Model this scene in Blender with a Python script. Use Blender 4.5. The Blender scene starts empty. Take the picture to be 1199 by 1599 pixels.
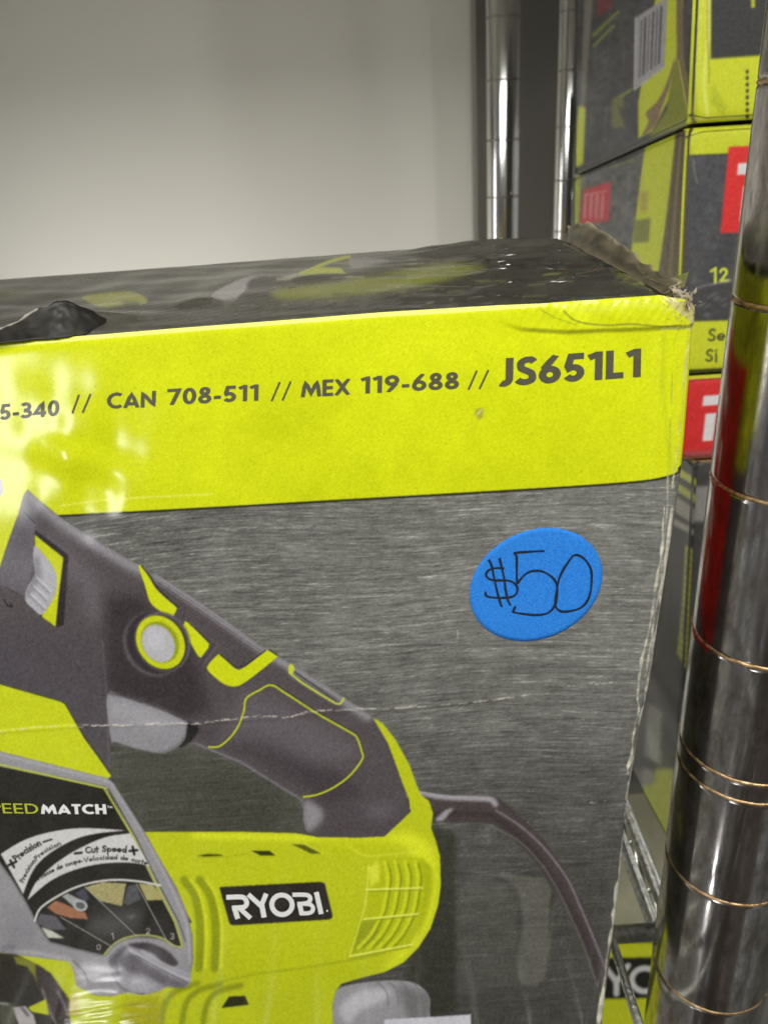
# Close-up of a worn power-tool carton standing on a chrome wire rack.
# World: metres, camera at the origin, x right, y into the rack, z up.
import bpy, math
import numpy as np
from math import radians, sin, cos, pi, hypot, atan2, asin
rng = np.random.default_rng(7)
D = bpy.data
scene = bpy.context.scene
COL = scene.collection

# ------------------------------------------------------------------ camera
F = 1250.0
PITCH, ROLL = radians(24.9), radians(3.8)
X0 = np.array([1, 0, 0.]); U0 = np.array([0, sin(PITCH), cos(PITCH)])
FW = np.array([0, cos(PITCH), -sin(PITCH)])
CR = cos(ROLL)*X0 - sin(ROLL)*U0
CU = sin(ROLL)*X0 + cos(ROLL)*U0
def ray(px, py): return (px-599.5)/F*CR + (799.5-py)/F*CU + FW
def proj(P):
    P = np.asarray(P, float); d = P @ FW
    return 599.5+F*(P@CR)/d, 799.5-F*(P@CU)/d
def on_plane(px, py, P0, N):
    d = ray(px, py); return d*((np.asarray(P0)@N)/(d@N))
def on_y(px, py, y): return on_plane(px, py, (0, y, 0), np.array([0, 1., 0]))
def on_z(px, py, z): return on_plane(px, py, (0, 0, z), np.array([0, 0, 1.]))

cam_d = D.cameras.new('camera'); cam = D.objects.new('camera', cam_d); COL.objects.link(cam)
from mathutils import Matrix
M = Matrix(((CR[0], CU[0], -FW[0], 0), (CR[1], CU[1], -FW[1], 0), (CR[2], CU[2], -FW[2], 0), (0, 0, 0, 1)))
cam.matrix_world = M
cam_d.sensor_fit = 'VERTICAL'; cam_d.sensor_height = 36; cam_d.sensor_width = 27
cam_d.lens = F/1599*36; cam_d.clip_start = 0.005; cam_d.clip_end = 50
cam_d.dof.use_dof = True; cam_d.dof.focus_distance = 0.168; cam_d.dof.aperture_fstop = 27
scene.camera = cam

# ------------------------------------------------------------------ helpers
def lin(c):
    c = np.asarray(c, float)
    return np.where(c <= 0.04045, c/12.92, ((np.maximum(c, 0)+0.055)/1.055)**2.4)
def rgb(*c): return tuple(float(v) for v in lin(np.array(c)/255.0)) + (1.0,)

def tag(o, label=None, cat=None, group=None, kind=None):
    if label: o['label'] = label
    if cat: o['category'] = cat
    if group: o['group'] = group
    if kind: o['kind'] = kind
    return o
def empty(name, loc, label, cat, group=None):
    o = D.objects.new(name, None); COL.objects.link(o); o.location = loc
    o.empty_display_size = 0.02
    bpy.context.view_layer.update()
    return tag(o, label, cat, group)
def link(name, me, mat, parent=None, smooth=True):
    o = D.objects.new(name, me); COL.objects.link(o)
    if mat is not None: me.materials.append(mat)
    if smooth: me.polygons.foreach_set('use_smooth', [True]*len(me.polygons))
    if parent:
        o.parent = parent
        o.matrix_parent_inverse = Matrix.Translation(parent.location).inverted()
    return o
def mesh_from(verts, faces):
    me = D.meshes.new('mesh'); me.from_pydata([tuple(map(float, v)) for v in verts], [], faces); me.update()
    return me

class MB:                                         # small mesh collector
    def __init__(s): s.v = []; s.f = []
    def add(s, v, f):
        n = len(s.v); s.v += [tuple(map(float, a)) for a in v]; s.f += [tuple(n+i for i in q) for q in f]
    def box(s, c, e1, e2, e3, h1, h2, h3):
        c, e1, e2, e3 = [np.asarray(a, float) for a in (c, e1, e2, e3)]
        v = [c+a*h1*e1+b*h2*e2+d*h3*e3 for a in (-1, 1) for b in (-1, 1) for d in (-1, 1)]
        s.add(v, [(0, 1, 3, 2), (4, 6, 7, 5), (0, 4, 5, 1), (2, 3, 7, 6), (0, 2, 6, 4), (1, 5, 7, 3)])
    def lathe(s, c, prof, n=48):                  # prof: (radius, z) around vertical axis
        v = [(c[0]+r*cos(2*pi*k/n), c[1]+r*sin(2*pi*k/n), z) for r, z in prof for k in range(n)]
        f = [(i*n+k, i*n+(k+1) % n, (i+1)*n+(k+1) % n, (i+1)*n+k) for i in range(len(prof)-1) for k in range(n)]
        f.append(tuple(reversed(range(n)))); f.append(tuple((len(prof)-1)*n+k for k in range(n)))
        s.add(v, f)
    def tube(s, pts, r, n=12):
        pts = [np.asarray(p, float) for p in pts]; v = []
        for i, p in enumerate(pts):
            t = pts[min(i+1, len(pts)-1)]-pts[max(i-1, 0)]; t /= np.linalg.norm(t)
            a = np.cross(t, [0, 0, 1.]) if abs(t[2]) < .9 else np.cross(t, [1., 0, 0]); a /= np.linalg.norm(a)
            b = np.cross(t, a)
            v += [p+r*(cos(2*pi*k/n)*a+sin(2*pi*k/n)*b) for k in range(n)]
        f = [(i*n+k, i*n+(k+1) % n, (i+1)*n+(k+1) % n, (i+1)*n+k) for i in range(len(pts)-1) for k in range(n)]
        f.append(tuple(reversed(range(n)))); f.append(tuple((len(pts)-1)*n+k for k in range(n)))
        s.add(v, f)
    def build(s, name, mat, parent=None, smooth=True): return link(name, mesh_from(s.v, s.f), mat, parent, smooth)

# ------------------------------------------------------------------ print artwork painter
def crv(pts, closed=False, n=6):                  # Catmull-Rom smoothing
    p = np.asarray(pts, float); out = []
    N = len(p); rg = range(N if closed else N-1)
    for i in rg:
        if closed: a, b, c, d = p[(i-1) % N], p[i], p[(i+1) % N], p[(i+2) % N]
        else: a, b, c, d = p[max(i-1, 0)], p[i], p[i+1], p[min(i+2, N-1)]
        for k in range(n):
            t = k/n
            out.append(0.5*((2*b)+(c-a)*t+(2*a-5*b+4*c-d)*t*t+(3*b-a-3*c+d)*t**3))
    if not closed: out.append(p[-1])
    return np.array(out)
def Z1(*a): return [(x/2.9975, 700+y/2.9975) for x, y in a]      # tracing scales of the printed picture
def Z2(*a): return [(x/2.9975, 1150+y/2.9975) for x, y in a]
def Z3(*a): return [(300+x/2.664, 1150+y/2.664) for x, y in a]
def Z4(*a): return [(180+x/2.398, 860+y/2.398) for x, y in a]
def Z5(*a): return [(x/3.747, 1460+y/3.747) for x, y in a]
def Z6(*a): return [(650+x/3.747, 1200+y/3.747) for x, y in a]

def gk(s):
    r = max(1, int(math.ceil(2.6*s))); k = np.exp(-0.5*(np.arange(-r, r+1)/s)**2); return k/k.sum()
def blur2(a, sy, sx=None):
    sx = sy if sx is None else sx
    if sx > 0.2:
        k = gk(sx); r = len(k)//2; p = np.pad(a, ((0, 0), (r, r)), 'edge'); o = np.zeros_like(a)
        for i, w in enumerate(k): o += w*p[:, i:i+a.shape[1]]
        a = o
    if sy > 0.2:
        k = gk(sy); r = len(k)//2; p = np.pad(a, ((r, r), (0, 0)), 'edge'); o = np.zeros_like(a)
        for i, w in enumerate(k): o += w*p[i:i+a.shape[0], :]
        a = o
    return a
class Canvas:
    def __init__(s, x0, y0, x1, y1, col):
        s.x0, s.y0, s.w, s.h = x0, y0, x1-x0, y1-y0
        s.img = np.empty((s.h, s.w, 3), np.float32); s.img[:] = np.array(col)/255.0
        s.gloss = np.zeros((s.h, s.w), np.float32)
        s.X, s.Y = np.meshgrid(np.arange(x0, x1)+0.0, np.arange(y0, y1)+0.0)
    def _bb(s, p, m):
        a = int(max(p[:, 0].min()-m-s.x0, 0)); b = int(min(p[:, 0].max()+m-s.x0+2, s.w))
        c = int(max(p[:, 1].min()-m-s.y0, 0)); d = int(min(p[:, 1].max()+m-s.y0+2, s.h))
        return a, b, c, d
    def mask(s, poly, bl=0.6):
        p = np.asarray(poly, float); a, b, c, d = s._bb(p, 3*bl+2)
        m = np.zeros((s.h, s.w), np.float32)
        if b <= a or d <= c: return m, (0, 1, 0, 1)
        acc = np.zeros((d-c, b-a), np.float32)
        for oy in (-.25, .25):
            for ox in (-.25, .25):
                x = s.X[c:d, a:b]+ox; y = s.Y[c:d, a:b]+oy; ins = np.zeros(x.shape, bool)
                for i in range(len(p)):
                    x1, y1 = p[i-1]; x2, y2 = p[i]
                    if y1 == y2: continue
                    lo, hi = min(y1, y2), max(y1, y2)
                    r0 = max(int(math.floor(lo))-c-s.y0-1, 0); r1 = min(int(math.ceil(hi))-c-s.y0+2, d-c)
                    if r1 <= r0: continue
                    yy = y[r0:r1]; xx = x[r0:r1]
                    ins[r0:r1] ^= ((y1 > yy) != (y2 > yy)) & (xx < (x2-x1)*(yy-y1)/(y2-y1)+x1)
                acc += ins*0.25
        if bl > 0.25: acc = blur2(acc, bl)
        m[c:d, a:b] = acc
        return m, (a, b, c, d)
    def _comp(s, m, bb, col, alpha, clip):
        a, b, c, d = bb; k = m[c:d, a:b]*alpha
        if clip is not None: k = k*clip[c:d, a:b]
        s.img[c:d, a:b] += (np.array(col, np.float32)/255.0-s.img[c:d, a:b])*k[..., None]
    def fill(s, poly, col, bl=0.6, alpha=1., clip=None):
        m, bb = s.mask(poly, bl); s._comp(m, bb, col, alpha, clip); return m
    def smask(s, pts, w, bl=0.5, taper=None):
        p = np.asarray(pts, float); wm = np.max(w)
        a, b, c, d = s._bb(p, wm/2+2+3*bl); m = np.zeros((s.h, s.w), np.float32)
        if b <= a or d <= c: return m, (0, 1, 0, 1)
        w = np.broadcast_to(np.asarray(w, float), (len(p),))
        for i in range(len(p)-1):
            q = p[i:i+2]; aa, b2, cc, dd = s._bb(q, max(w[i], w[i+1])/2+2)
            if b2 <= aa or dd <= cc: continue
            x = s.X[cc:dd, aa:b2]; y = s.Y[cc:dd, aa:b2]; v = q[1]-q[0]; L2 = max(v@v, 1e-9)
            t = np.clip(((x-q[0, 0])*v[0]+(y-q[0, 1])*v[1])/L2, 0, 1)
            dist = np.hypot(x-q[0, 0]-t*v[0], y-q[0, 1]-t*v[1])
            ww = w[i]+(w[i+1]-w[i])*t
            m[cc:dd, aa:b2] = np.maximum(m[cc:dd, aa:b2], np.clip(ww/2-dist+0.5, 0, 1)*np.minimum(ww, 1))
        if bl > 0.25: m[c:d, a:b] = blur2(m[c:d, a:b], bl)
        return m, (a, b, c, d)
    def line(s, pts, w, col, bl=0.5, alpha=1., clip=None):
        m, bb = s.smask(pts, w, bl); s._comp(m, bb, col, alpha, clip)
    def noise(s, amp, sx=.7, sy=.7, clip=None, chroma=0.3):
        n = blur2(rng.standard_normal((s.h, s.w)).astype(np.float32), sy, sx); n /= n.std()
        n = n*amp/255
        if clip is not None: n *= clip
        s.img += n[..., None]
    def mottle(s, amp, scale, tint=(1, 1, 1), clip=None):
        h, w = int(s.h/scale)+4, int(s.w/scale)+4
        g = rng.standard_normal((h, w)); yi = np.arange(s.h)/scale; xi = np.arange(s.w)/scale
        def sm(t): return t*t*(3-2*t)
        y0 = yi.astype(int); x0 = xi.astype(int); fy = sm(yi-y0)[:, None]; fx = sm(xi-x0)[None]
        n = (g[y0][:, x0]*(1-fy)*(1-fx)+g[y0+1][:, x0]*fy*(1-fx)+g[y0][:, x0+1]*(1-fy)*fx+g[y0+1][:, x0+1]*fy*fx)
        if clip is not None: n = n*clip
        s.img += (n[..., None]*np.array(tint)*amp/255).astype(np.float32)
    def sample(s, px, py):
        x = np.clip(px-s.x0, 0, s.w-1.001); y = np.clip(py-s.y0, 0, s.h-1.001)
        xi = x.astype(int); yi = y.astype(int); fx = (x-xi)[..., None]; fy = (y-yi)[..., None]; I = s.img
        c = I[yi, xi]*(1-fx)*(1-fy)+I[yi, xi+1]*fx*(1-fy)+I[yi+1, xi]*(1-fx)*fy+I[yi+1, xi+1]*fx*fy
        return lin(np.clip(c, 0.0, 1.0))

def grid_mesh(P, cols, flip=False):               # P (n,m,3); cols (n,m,3) linear
    n, m = P.shape[:2]; me = D.meshes.new('panel')
    i = np.arange(n-1)[:, None]*m+np.arange(m-1)[None]
    q = np.stack([i, i+1, i+m+1, i+m], -1).reshape(-1, 4)
    if flip: q = q[:, ::-1]
    me.vertices.add(n*m); me.vertices.foreach_set('co', P.reshape(-1).astype(np.float32))
    me.loops.add(q.size); me.loops.foreach_set('vertex_index', q.reshape(-1).astype(np.int32))
    me.polygons.add(len(q)); me.polygons.foreach_set('loop_start', np.arange(0, q.size, 4, dtype=np.int32))
    me.polygons.foreach_set('loop_total', np.full(len(q), 4, np.int32))
    me.update(calc_edges=True)
    a = me.color_attributes.new('ink', 'FLOAT_COLOR', 'POINT')
    c4 = np.ones((n*m, 4), np.float32); c4[:, :3] = cols.reshape(-1, 3); a.data.foreach_set('color', c4.reshape(-1))
    me.validate()
    return me

# ------------------------------------------------------------------ materials
def new_mat(name):
    m = D.materials.new(name); m.use_nodes = True; nt = m.node_tree
    return m, nt, nt.nodes['Principled BSDF']
def bump(nt, b, scale, dist, strength=1., detail=3, stretch=None, sock='Normal'):
    N = nt.nodes; tc = N.new('ShaderNodeTexCoord'); mp = N.new('ShaderNodeMapping'); nz = N.new('ShaderNodeTexNoise'); bp = N.new('ShaderNodeBump')
    nz.inputs['Scale'].default_value = scale; nz.inputs['Detail'].default_value = detail
    if stretch: mp.inputs['Scale'].default_value = stretch
    bp.inputs['Distance'].default_value = dist; bp.inputs['Strength'].default_value = strength
    L = nt.links; L.new(tc.outputs['Object'], mp.inputs[0]); L.new(mp.outputs[0], nz.inputs['Vector']); L.new(nz.outputs['Fac'], bp.inputs['Height'])
    L.new(bp.outputs[0], b.inputs[sock])
    return nz
def mat_print(name, rough=.45, coat=.35, coat_rough=.12, bscale=900, bdist=.00003, spec=.4, gain=1.0):
    m, nt, b = new_mat(name); N = nt.nodes; L = nt.links
    at = N.new('ShaderNodeAttribute'); at.attribute_name = 'ink'
    # fine ink grain
    tc = N.new('ShaderNodeTexCoord'); nz = N.new('ShaderNodeTexNoise'); nz.inputs['Scale'].default_value = 3800; nz.inputs['Detail'].default_value = 1
    mr = N.new('ShaderNodeMapRange'); mr.inputs[1].default_value = .3; mr.inputs[2].default_value = .7
    mr.inputs[3].default_value = .955*gain; mr.inputs[4].default_value = 1.045*gain
    mx = N.new('ShaderNodeVectorMath'); mx.operation = 'SCALE'
    L.new(tc.outputs['Object'], nz.inputs['Vector']); L.new(nz.outputs['Fac'], mr.inputs[0])
    L.new(at.outputs['Color'], mx.inputs[0]); L.new(mr.outputs[0], mx.inputs['Scale']); L.new(mx.outputs[0], b.inputs['Base Color'])
    b.inputs['Roughness'].default_value = rough; b.inputs['Specular IOR Level'].default_value = spec
    b.inputs['Coat Weight'].default_value = coat; b.inputs['Coat Roughness'].default_value = coat_rough
    bump(nt, b, bscale, bdist, 1., 3)
    return m
def mat_plain(name, col, rough=.5, coat=0, var=.12, vscale=60, bscale=400, bdist=.0001, metal=0):
    m, nt, b = new_mat(name); N = nt.nodes; L = nt.links
    tc = N.new('ShaderNodeTexCoord'); nz = N.new('ShaderNodeTexNoise'); nz.inputs['Scale'].default_value = vscale; nz.inputs['Detail'].default_value = 5
    cr = N.new('ShaderNodeValToRGB'); c = np.array(col[:3])
    cr.color_ramp.elements[0].position = .3; cr.color_ramp.elements[1].position = .7
    cr.color_ramp.elements[0].color = (*(c*(1-var)), 1); cr.color_ramp.elements[1].color = (*np.minimum(c*(1+var), 1), 1)
    L.new(tc.outputs['Object'], nz.inputs['Vector']); L.new(nz.outputs['Fac'], cr.inputs[0]); L.new(cr.outputs[0], b.inputs['Base Color'])
    b.inputs['Roughness'].default_value = rough; b.inputs['Coat Weight'].default_value = coat; b.inputs['Metallic'].default_value = metal
    if bdist: bump(nt, b, bscale, bdist)
    return m
#@@MATS
M_front = mat_print('printed carton front', .5, 1.0, .14, 900, .00002, .12)
M_top = mat_print('printed carton top under tape', .7, .8, .05, 700, .00004)
M_stack = mat_print('printed carton side', .55, .15, .2)
M_ink = mat_plain('grey print ink', rgb(86, 84, 68), .45, .2, .1, 900, 900, .00002)
M_white = mat_plain('white print ink', rgb(225, 225, 222), .45, .2, .03, 900, 900, .00002)
M_board = mat_plain('kraft cardboard', rgb(140, 125, 100), .85, 0, .35, 700, 1500, .0004)
M_carton_dark = mat_plain('dark carton', rgb(70, 70, 64), .5, .2, .15, 80, 500, .00005)
M_pen = mat_plain('black felt pen', rgb(16, 30, 48), .6, 0, .2, 2000, 900, 0)

def mat_chrome(name, grime=.5, seams=None):
    m, nt, b = new_mat(name); N = nt.nodes; L = nt.links
    b.inputs['Metallic'].default_value = 1
    tc = N.new('ShaderNodeTexCoord'); mp = N.new('ShaderNodeMapping'); mp.inputs['Scale'].default_value = (1, 1, .35)
    nz = N.new('ShaderNodeTexNoise'); nz.inputs['Scale'].default_value = 260; nz.inputs['Detail'].default_value = 8; nz.inputs['Roughness'].default_value = .7
    cr = N.new('ShaderNodeValToRGB'); cr.color_ramp.elements[0].position = .36; cr.color_ramp.elements[1].position = .62
    cr.color_ramp.elements[0].color = (.26, .23, .20, 1); cr.color_ramp.elements[1].color = (.58, .57, .55, 1)
    r2 = N.new('ShaderNodeMapRange'); r2.inputs[1].default_value = .35; r2.inputs[2].default_value = .7; r2.inputs[3].default_value = .26; r2.inputs[4].default_value = .05
    L.new(tc.outputs['Object'], mp.inputs[0]); L.new(mp.outputs[0], nz.inputs['Vector']); L.new(nz.outputs['Fac'], cr.inputs[0])
    L.new(nz.outputs['Fac'], r2.inputs[0]); L.new(r2.outputs[0], b.inputs['Roughness']); L.new(cr.outputs[0], b.inputs['Base Color'])
    bump(nt, b, 60, .00004, 1., 2, (1, 1, .12))
    return m
M_chrome = mat_chrome('worn chrome')
M_chrome_far = mat_plain('bright chrome', (.85, .85, .83), .14, 0, .05, 90, 200, 0, 1)
M_dark = mat_plain('dark groove', (.16, .15, .13), .5, 0, .2, 300, 300, 0, .6)
M_wire = mat_plain('dull zinc wire', (.42, .42, .38), .38, 0, .35, 500, 900, .0002, 1)
M_rust = mat_plain('rust in the groove', (.50, .33, .16), .36, 0, .6, 500, 1800, .0002, .9)

# ------------------------------------------------------------------ setting
def wall_mat():
    m, nt, b = new_mat('painted wall'); N = nt.nodes; L = nt.links
    tc = N.new('ShaderNodeTexCoord'); nz = N.new('ShaderNodeTexNoise'); nz.inputs['Scale'].default_value = 6; nz.inputs['Detail'].default_value = 6
    cr = N.new('ShaderNodeValToRGB'); cr.color_ramp.elements[0].color = (.84, .825, .75, 1); cr.color_ramp.elements[1].color = (.90, .885, .81, 1)
    L.new(tc.outputs['Object'], nz.inputs['Vector']); L.new(nz.outputs['Fac'], cr.inputs[0]); L.new(cr.outputs[0], b.inputs['Base Color'])
    b.inputs['Roughness'].default_value = .55
    bump(nt, b, 300, .00004)
    return m
M_wall = wall_mat()
WY = .74
mb = MB(); mb.box((0, WY+.02, .2), (1, 0, 0), (0, 1, 0), (0, 0, 1), 1.6, .02, .9)
tag(mb.build('wall', M_wall, None, False), kind='structure')
mb = MB(); mb.box((0, .36, -.72), (1, 0, 0), (0, 1, 0), (0, 0, 1), 1.6, .41, .01)
tag(mb.build('floor', mat_plain('dark concrete floor', (.10, .098, .085), .6, 0, .12, 9, 200, .0003), None, False), kind='structure')

def strip_between(pxl, pxr, y, z0, z1, th, name, mat):
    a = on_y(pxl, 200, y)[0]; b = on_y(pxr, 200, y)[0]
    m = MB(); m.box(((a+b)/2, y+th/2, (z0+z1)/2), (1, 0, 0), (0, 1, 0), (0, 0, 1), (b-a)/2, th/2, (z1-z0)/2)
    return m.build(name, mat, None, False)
tag(strip_between(744, 930, .705, -.7, .6, .03, 'wall_shade_strip', mat_plain('grey wall shade', rgb(104, 102, 94), .5, 0, .1, 8, 200, .0002)), kind='structure')  # dark strip standing in for shade on the wall behind the far posts

def post_profile(r, z0, z1, grooves, gw, gd):
    pr = [(r, z0)]
    for g in sorted(grooves):
        pr += [(r, g-gw*1.5), (r, g-gw), (r-gd*.3, g-gw*.75), (r-gd, g-gw*.35), (r-gd, g+gw*.35), (r-gd*.3, g+gw*.75), (r, g+gw), (r, g+gw*1.5)]
    pr.append((r, z1)); return pr
# near post, beside the carton
PX, PY, PR = .0893, .160, .0164
def ring_z(px, py):
    Dd = hypot(PX, PY); th = atan2(PY, PX)+asin(PR/Dd); Lt = math.sqrt(Dd*Dd-PR*PR)
    P = np.array([Lt*cos(th), Lt*sin(th), 0.]); a = (799.5-py)/F
    return float((a*(P@FW)-P@CU)/((CU-a*FW)[2]))
ring_ys = [(1140, 462), (1105, 735), (1085, 968), (1068, 1135), (1064, 1163), (1040, 1312), (1022, 1475), (1005, 1640)]
rings = [ring_z(*q) for q in ring_ys]
rings.append(2*rings[0]-rings[1])
post = empty('shelf_post', (PX, PY, -.70), 'thick near chrome shelf post with rusty grooves, right of the lime carton', 'shelf post')
mb = MB(); mb.lathe((PX, PY), post_profile(PR, -.71, .35, rings, .0009, .0003), 96)
mb.build('tube', M_chrome, post)
for k, g in enumerate(rings):
    mb = MB(); n = 96; prof = [(PR-.0005, g-.0007), (PR-.00012, g-.0004), (PR+.00012, g), (PR-.00012, g+.0004), (PR-.0005, g+.0007)]
    v = []; jit = rng.standard_normal(n)
    for r, z in prof:
        for i in range(n):
            v.append((PX+(r+.00005*jit[i])*cos(2*pi*i/n), PY+(r+.00005*jit[i])*sin(2*pi*i/n), z+.00012*jit[i]))
    f = [(i*n+q, i*n+(q+1) % n, (i+1)*n+(q+1) % n, (i+1)*n+q) for i in range(4) for q in range(n)]
    mb.add(v, f); mb.build('groove_ring', M_rust, post)
# far posts
def far_post(pxc, width, y, label, spac, ph):
    c = on_y(pxc, 200, y); r = width/2/F*(c@FW)
    p = empty('shelf_post', (c[0], y, -.70), label, 'shelf post')
    g = [ph+spac*k for k in range(-20, 18)]
    m = MB(); m.lathe((c[0], y), [(r, -.71), (r, .5)], 64); m.build('tube', M_chrome_far, p)
    for g_ in g:
        if -.10 < g_ < .2:
            m = MB(); m.lathe((c[0], y), [(r+.00012, g_-.0005), (r+.00012, g_+.0005)], 48); m.build('groove_ring', M_dark, p, False)
    return c
cA = far_post(785, 50, .56, 'bright far chrome post with fine rings, left one of the far pair against the wall', .0335, on_y(790, 125, .56)[2])
cB = far_post(887, 38, .60, 'narrow far chrome post, right one of the far pair beside the carton stack', .0335, on_y(890, 110, .60)[2])

# wire shelf that carries the cartons
SH = -.2440
shelf = empty('wire_shelf', (0, .3, SH-.01), 'dull chrome wire rack shelf under the big lime carton', 'wire shelf')
for (px, py) in ((985, 1330), (968, 1385), (950, 1520)):
    pass
mb = MB()
wx = [on_z(1003, 1382, SH)[0]+.0162*k for k in range(-20, 1)]
wx = sorted(wx)
for x in wx:
    y0 = -.02 if x < PX-PR-.004 else .185
    mb.tube([(x, y0, SH-.0016), (x, .52, SH-.0016)], .0015, 10)
w = mb.build('shelf_wires', M_wire, shelf)
for yy in (.0, .185, .35, .5):
    mb = MB(); mb.tube([(-.26, yy, SH-.0062), ((wx[-1] if yy > .1 else .066)+.004, yy, SH-.0062)], .003, 12); mb.build('cross_rod', M_wire, shelf)
mb = MB(); xr = wx[-1]+.006
for zz in (SH-.004, SH-.022): mb.tube([(xr, .185, zz), (xr, .52, zz)], .0026, 12)
zig = [(xr, .19+.011*k, SH-(.0045 if k % 2 else .0215)) for k in range(30)]
mb.tube(zig, .0014, 8)
mb.build('side_truss', M_wire, shelf)
# ------------------------------------------------------------------ artwork of the big carton's front
C = Canvas(-320, 430, 1190, 1660, (112, 112, 104))
# brushed steel print: long streaks, sheared a little
def streaks(h, w, lx, ly):
    n = blur2(rng.standard_normal((h, w)).astype(np.float32), ly, lx); return n/n.std()
Hh, Ww = C.h+420, C.w
st = .95*streaks(Hh, Ww, 22, .5)+.9*streaks(Hh, Ww, 8, .45)+.4*streaks(Hh, Ww, 60, 1.3)+.65*streaks(Hh, Ww, 3, .4)
yy = (C.Y-C.y0+(C.X-C.x0)*(.07+.00011*(C.Y-880))+14*np.sin(C.X/260)+6*np.sin(C.X/90+C.Y/200)).clip(0, Hh-1.01)
y_i = yy.astype(int); fy_ = yy-y_i; xx_ = (C.X-C.x0).astype(int)
st = st[y_i, xx_]*(1-fy_)+st[y_i+1, xx_]*fy_
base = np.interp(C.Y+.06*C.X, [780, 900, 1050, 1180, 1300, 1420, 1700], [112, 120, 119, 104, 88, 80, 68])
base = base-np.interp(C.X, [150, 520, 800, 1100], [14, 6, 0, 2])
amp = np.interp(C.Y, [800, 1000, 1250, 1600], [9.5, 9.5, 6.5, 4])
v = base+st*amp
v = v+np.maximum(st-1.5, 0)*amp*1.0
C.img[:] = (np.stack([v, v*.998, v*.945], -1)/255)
C.mottle(4, 60); C.mottle(3, 18)
# shadow halo printed round the tool
C.fill(crv([(300, 1165), (480, 1250), (480, 1310), (225, 1300), (175, 1210), (180, 1165)], True), (62, 64, 50), 14, .55)
C.fill([(672, 1290), (712, 1300), (712, 1660), (600, 1660), (640, 1500)], (40, 42, 30), 4, .62)
C.fill([(712, 1380), (1000, 1330), (960, 1660), (712, 1660)], (62, 62, 54), 20, .3)

# lime band
band_edge = [(-330, 826), (90, 806), (300, 795), (560, 780), (700, 772), (900, 760), (1000, 752), (1040, 745), (1058, 738), (1075, 725), (1200, 715)]
be = crv(band_edge)
poly = list(map(tuple, be))+[(1200, 400), (-330, 400)]
lime_m = C.fill(poly, (217, 226, 14), .7)
C.line(be, 3.2, (38, 38, 24), .6)
g = np.clip((C.Y-560)/240, 0, 1)*lime_m*10/255
C.img -= g[..., None]*np.array([1, 1, .2])
C.mottle(4, 110, (1, 1, .5), lime_m); C.mottle(1.5, 34, (1, 1, .3), lime_m); C.mottle(1.5, 22, (1, 1, .5), lime_m)
for _ in range(420):                               # dirt specks
    x, y = rng.uniform(-300, 1060), rng.uniform(500, 770)
    C.line([(x, y), (x+rng.uniform(-2, 2), y+rng.uniform(-1.5, 1.5))], rng.uniform(.7, 1.5), (140, 145, 30), .5, rng.uniform(.2, .7), lime_m)
C.line(crv([(95, 790), (160, 781), (260, 775), (330, 772)]), 2.4, (238, 240, 150), .8, .6)
# the jigsaw picture -------------------------------------------------------
LIME, LIME_D, LIME_DD = (190, 199, 24), (168, 178, 12), (120, 128, 14)
GREY, GREY_L, GREY_D = (82, 76, 78), (150, 147, 153), (52, 45, 47)
# power cord
cord_c = crv([(655, 1258), (700, 1263), (740, 1263), (770, 1266), (800, 1288), (838, 1325), (868, 1368), (895, 1415), (918, 1465), (938, 1520), (950, 1570)])
cw = np.interp(np.arange(len(cord_c)), [0, 6, 18, 24, 36, 48, 60], [46, 43, 42, 36, 32, 28, 18])
cm, bb = C.smask(cord_c, cw, .6); C._comp(cm, bb, (72, 64, 64), 1, None)
C.line(cord_c+np.array([-2, 8]), 9, (56, 48, 50), 3, .8, cm)
C.line(crv([(650, 1236), (690, 1244), (730, 1246), (765, 1248), (773, 1256)]), 9, (168, 164, 170), 2, .95, cm)
C.line(crv([(775, 1266), (812, 1290), (850, 1325), (885, 1372), (905, 1415), (925, 1462), (944, 1510)]), 3.2, (128, 118, 124), .9, .95)
C.line(crv([(765, 1288), (812, 1315), (845, 1350), (868, 1385), (890, 1430), (912, 1480), (932, 1540)]), 2.4, (104, 102, 96), .9, .9)
C.fill(crv([(680, 1280), (694, 1266), (708, 1262), (700, 1272), (690, 1282)], True), (176, 172, 178), 1.6, .8, cm)
# silver base plate at bottom
bp = crv([(520, 1600), (519, 1570), (524, 1548), (545, 1538), (600, 1531), (640, 1533), (660, 1543), (671, 1560), (672, 1590), (690, 1660), (520, 1660)], False, 4)
bm = C.fill(bp, (150, 149, 152), .7)
C.fill(crv([(530, 1575), (560, 1548), (610, 1545), (600, 1562), (560, 1580), (545, 1600)], True), (192, 190, 196), 4, .9, bm)
C.fill([(620, 1538), (672, 1550), (672, 1600), (640, 1600)], (104, 102, 104), 5, .8, bm)
for k in range(4): C.line(crv([(588+19*k, 1533), (603+17*k, 1548), (606+16*k, 1570)]), 2.2, (112, 110, 112), 1, .8, bm)
C.fill([(672, 1588), (735, 1582), (736, 1660), (600, 1660), (600, 1592)], (206, 204, 212), .6)
C.fill([(688, 1582), (735, 1578), (735, 1584), (676, 1588)], (60, 62, 64), .6)
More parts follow.
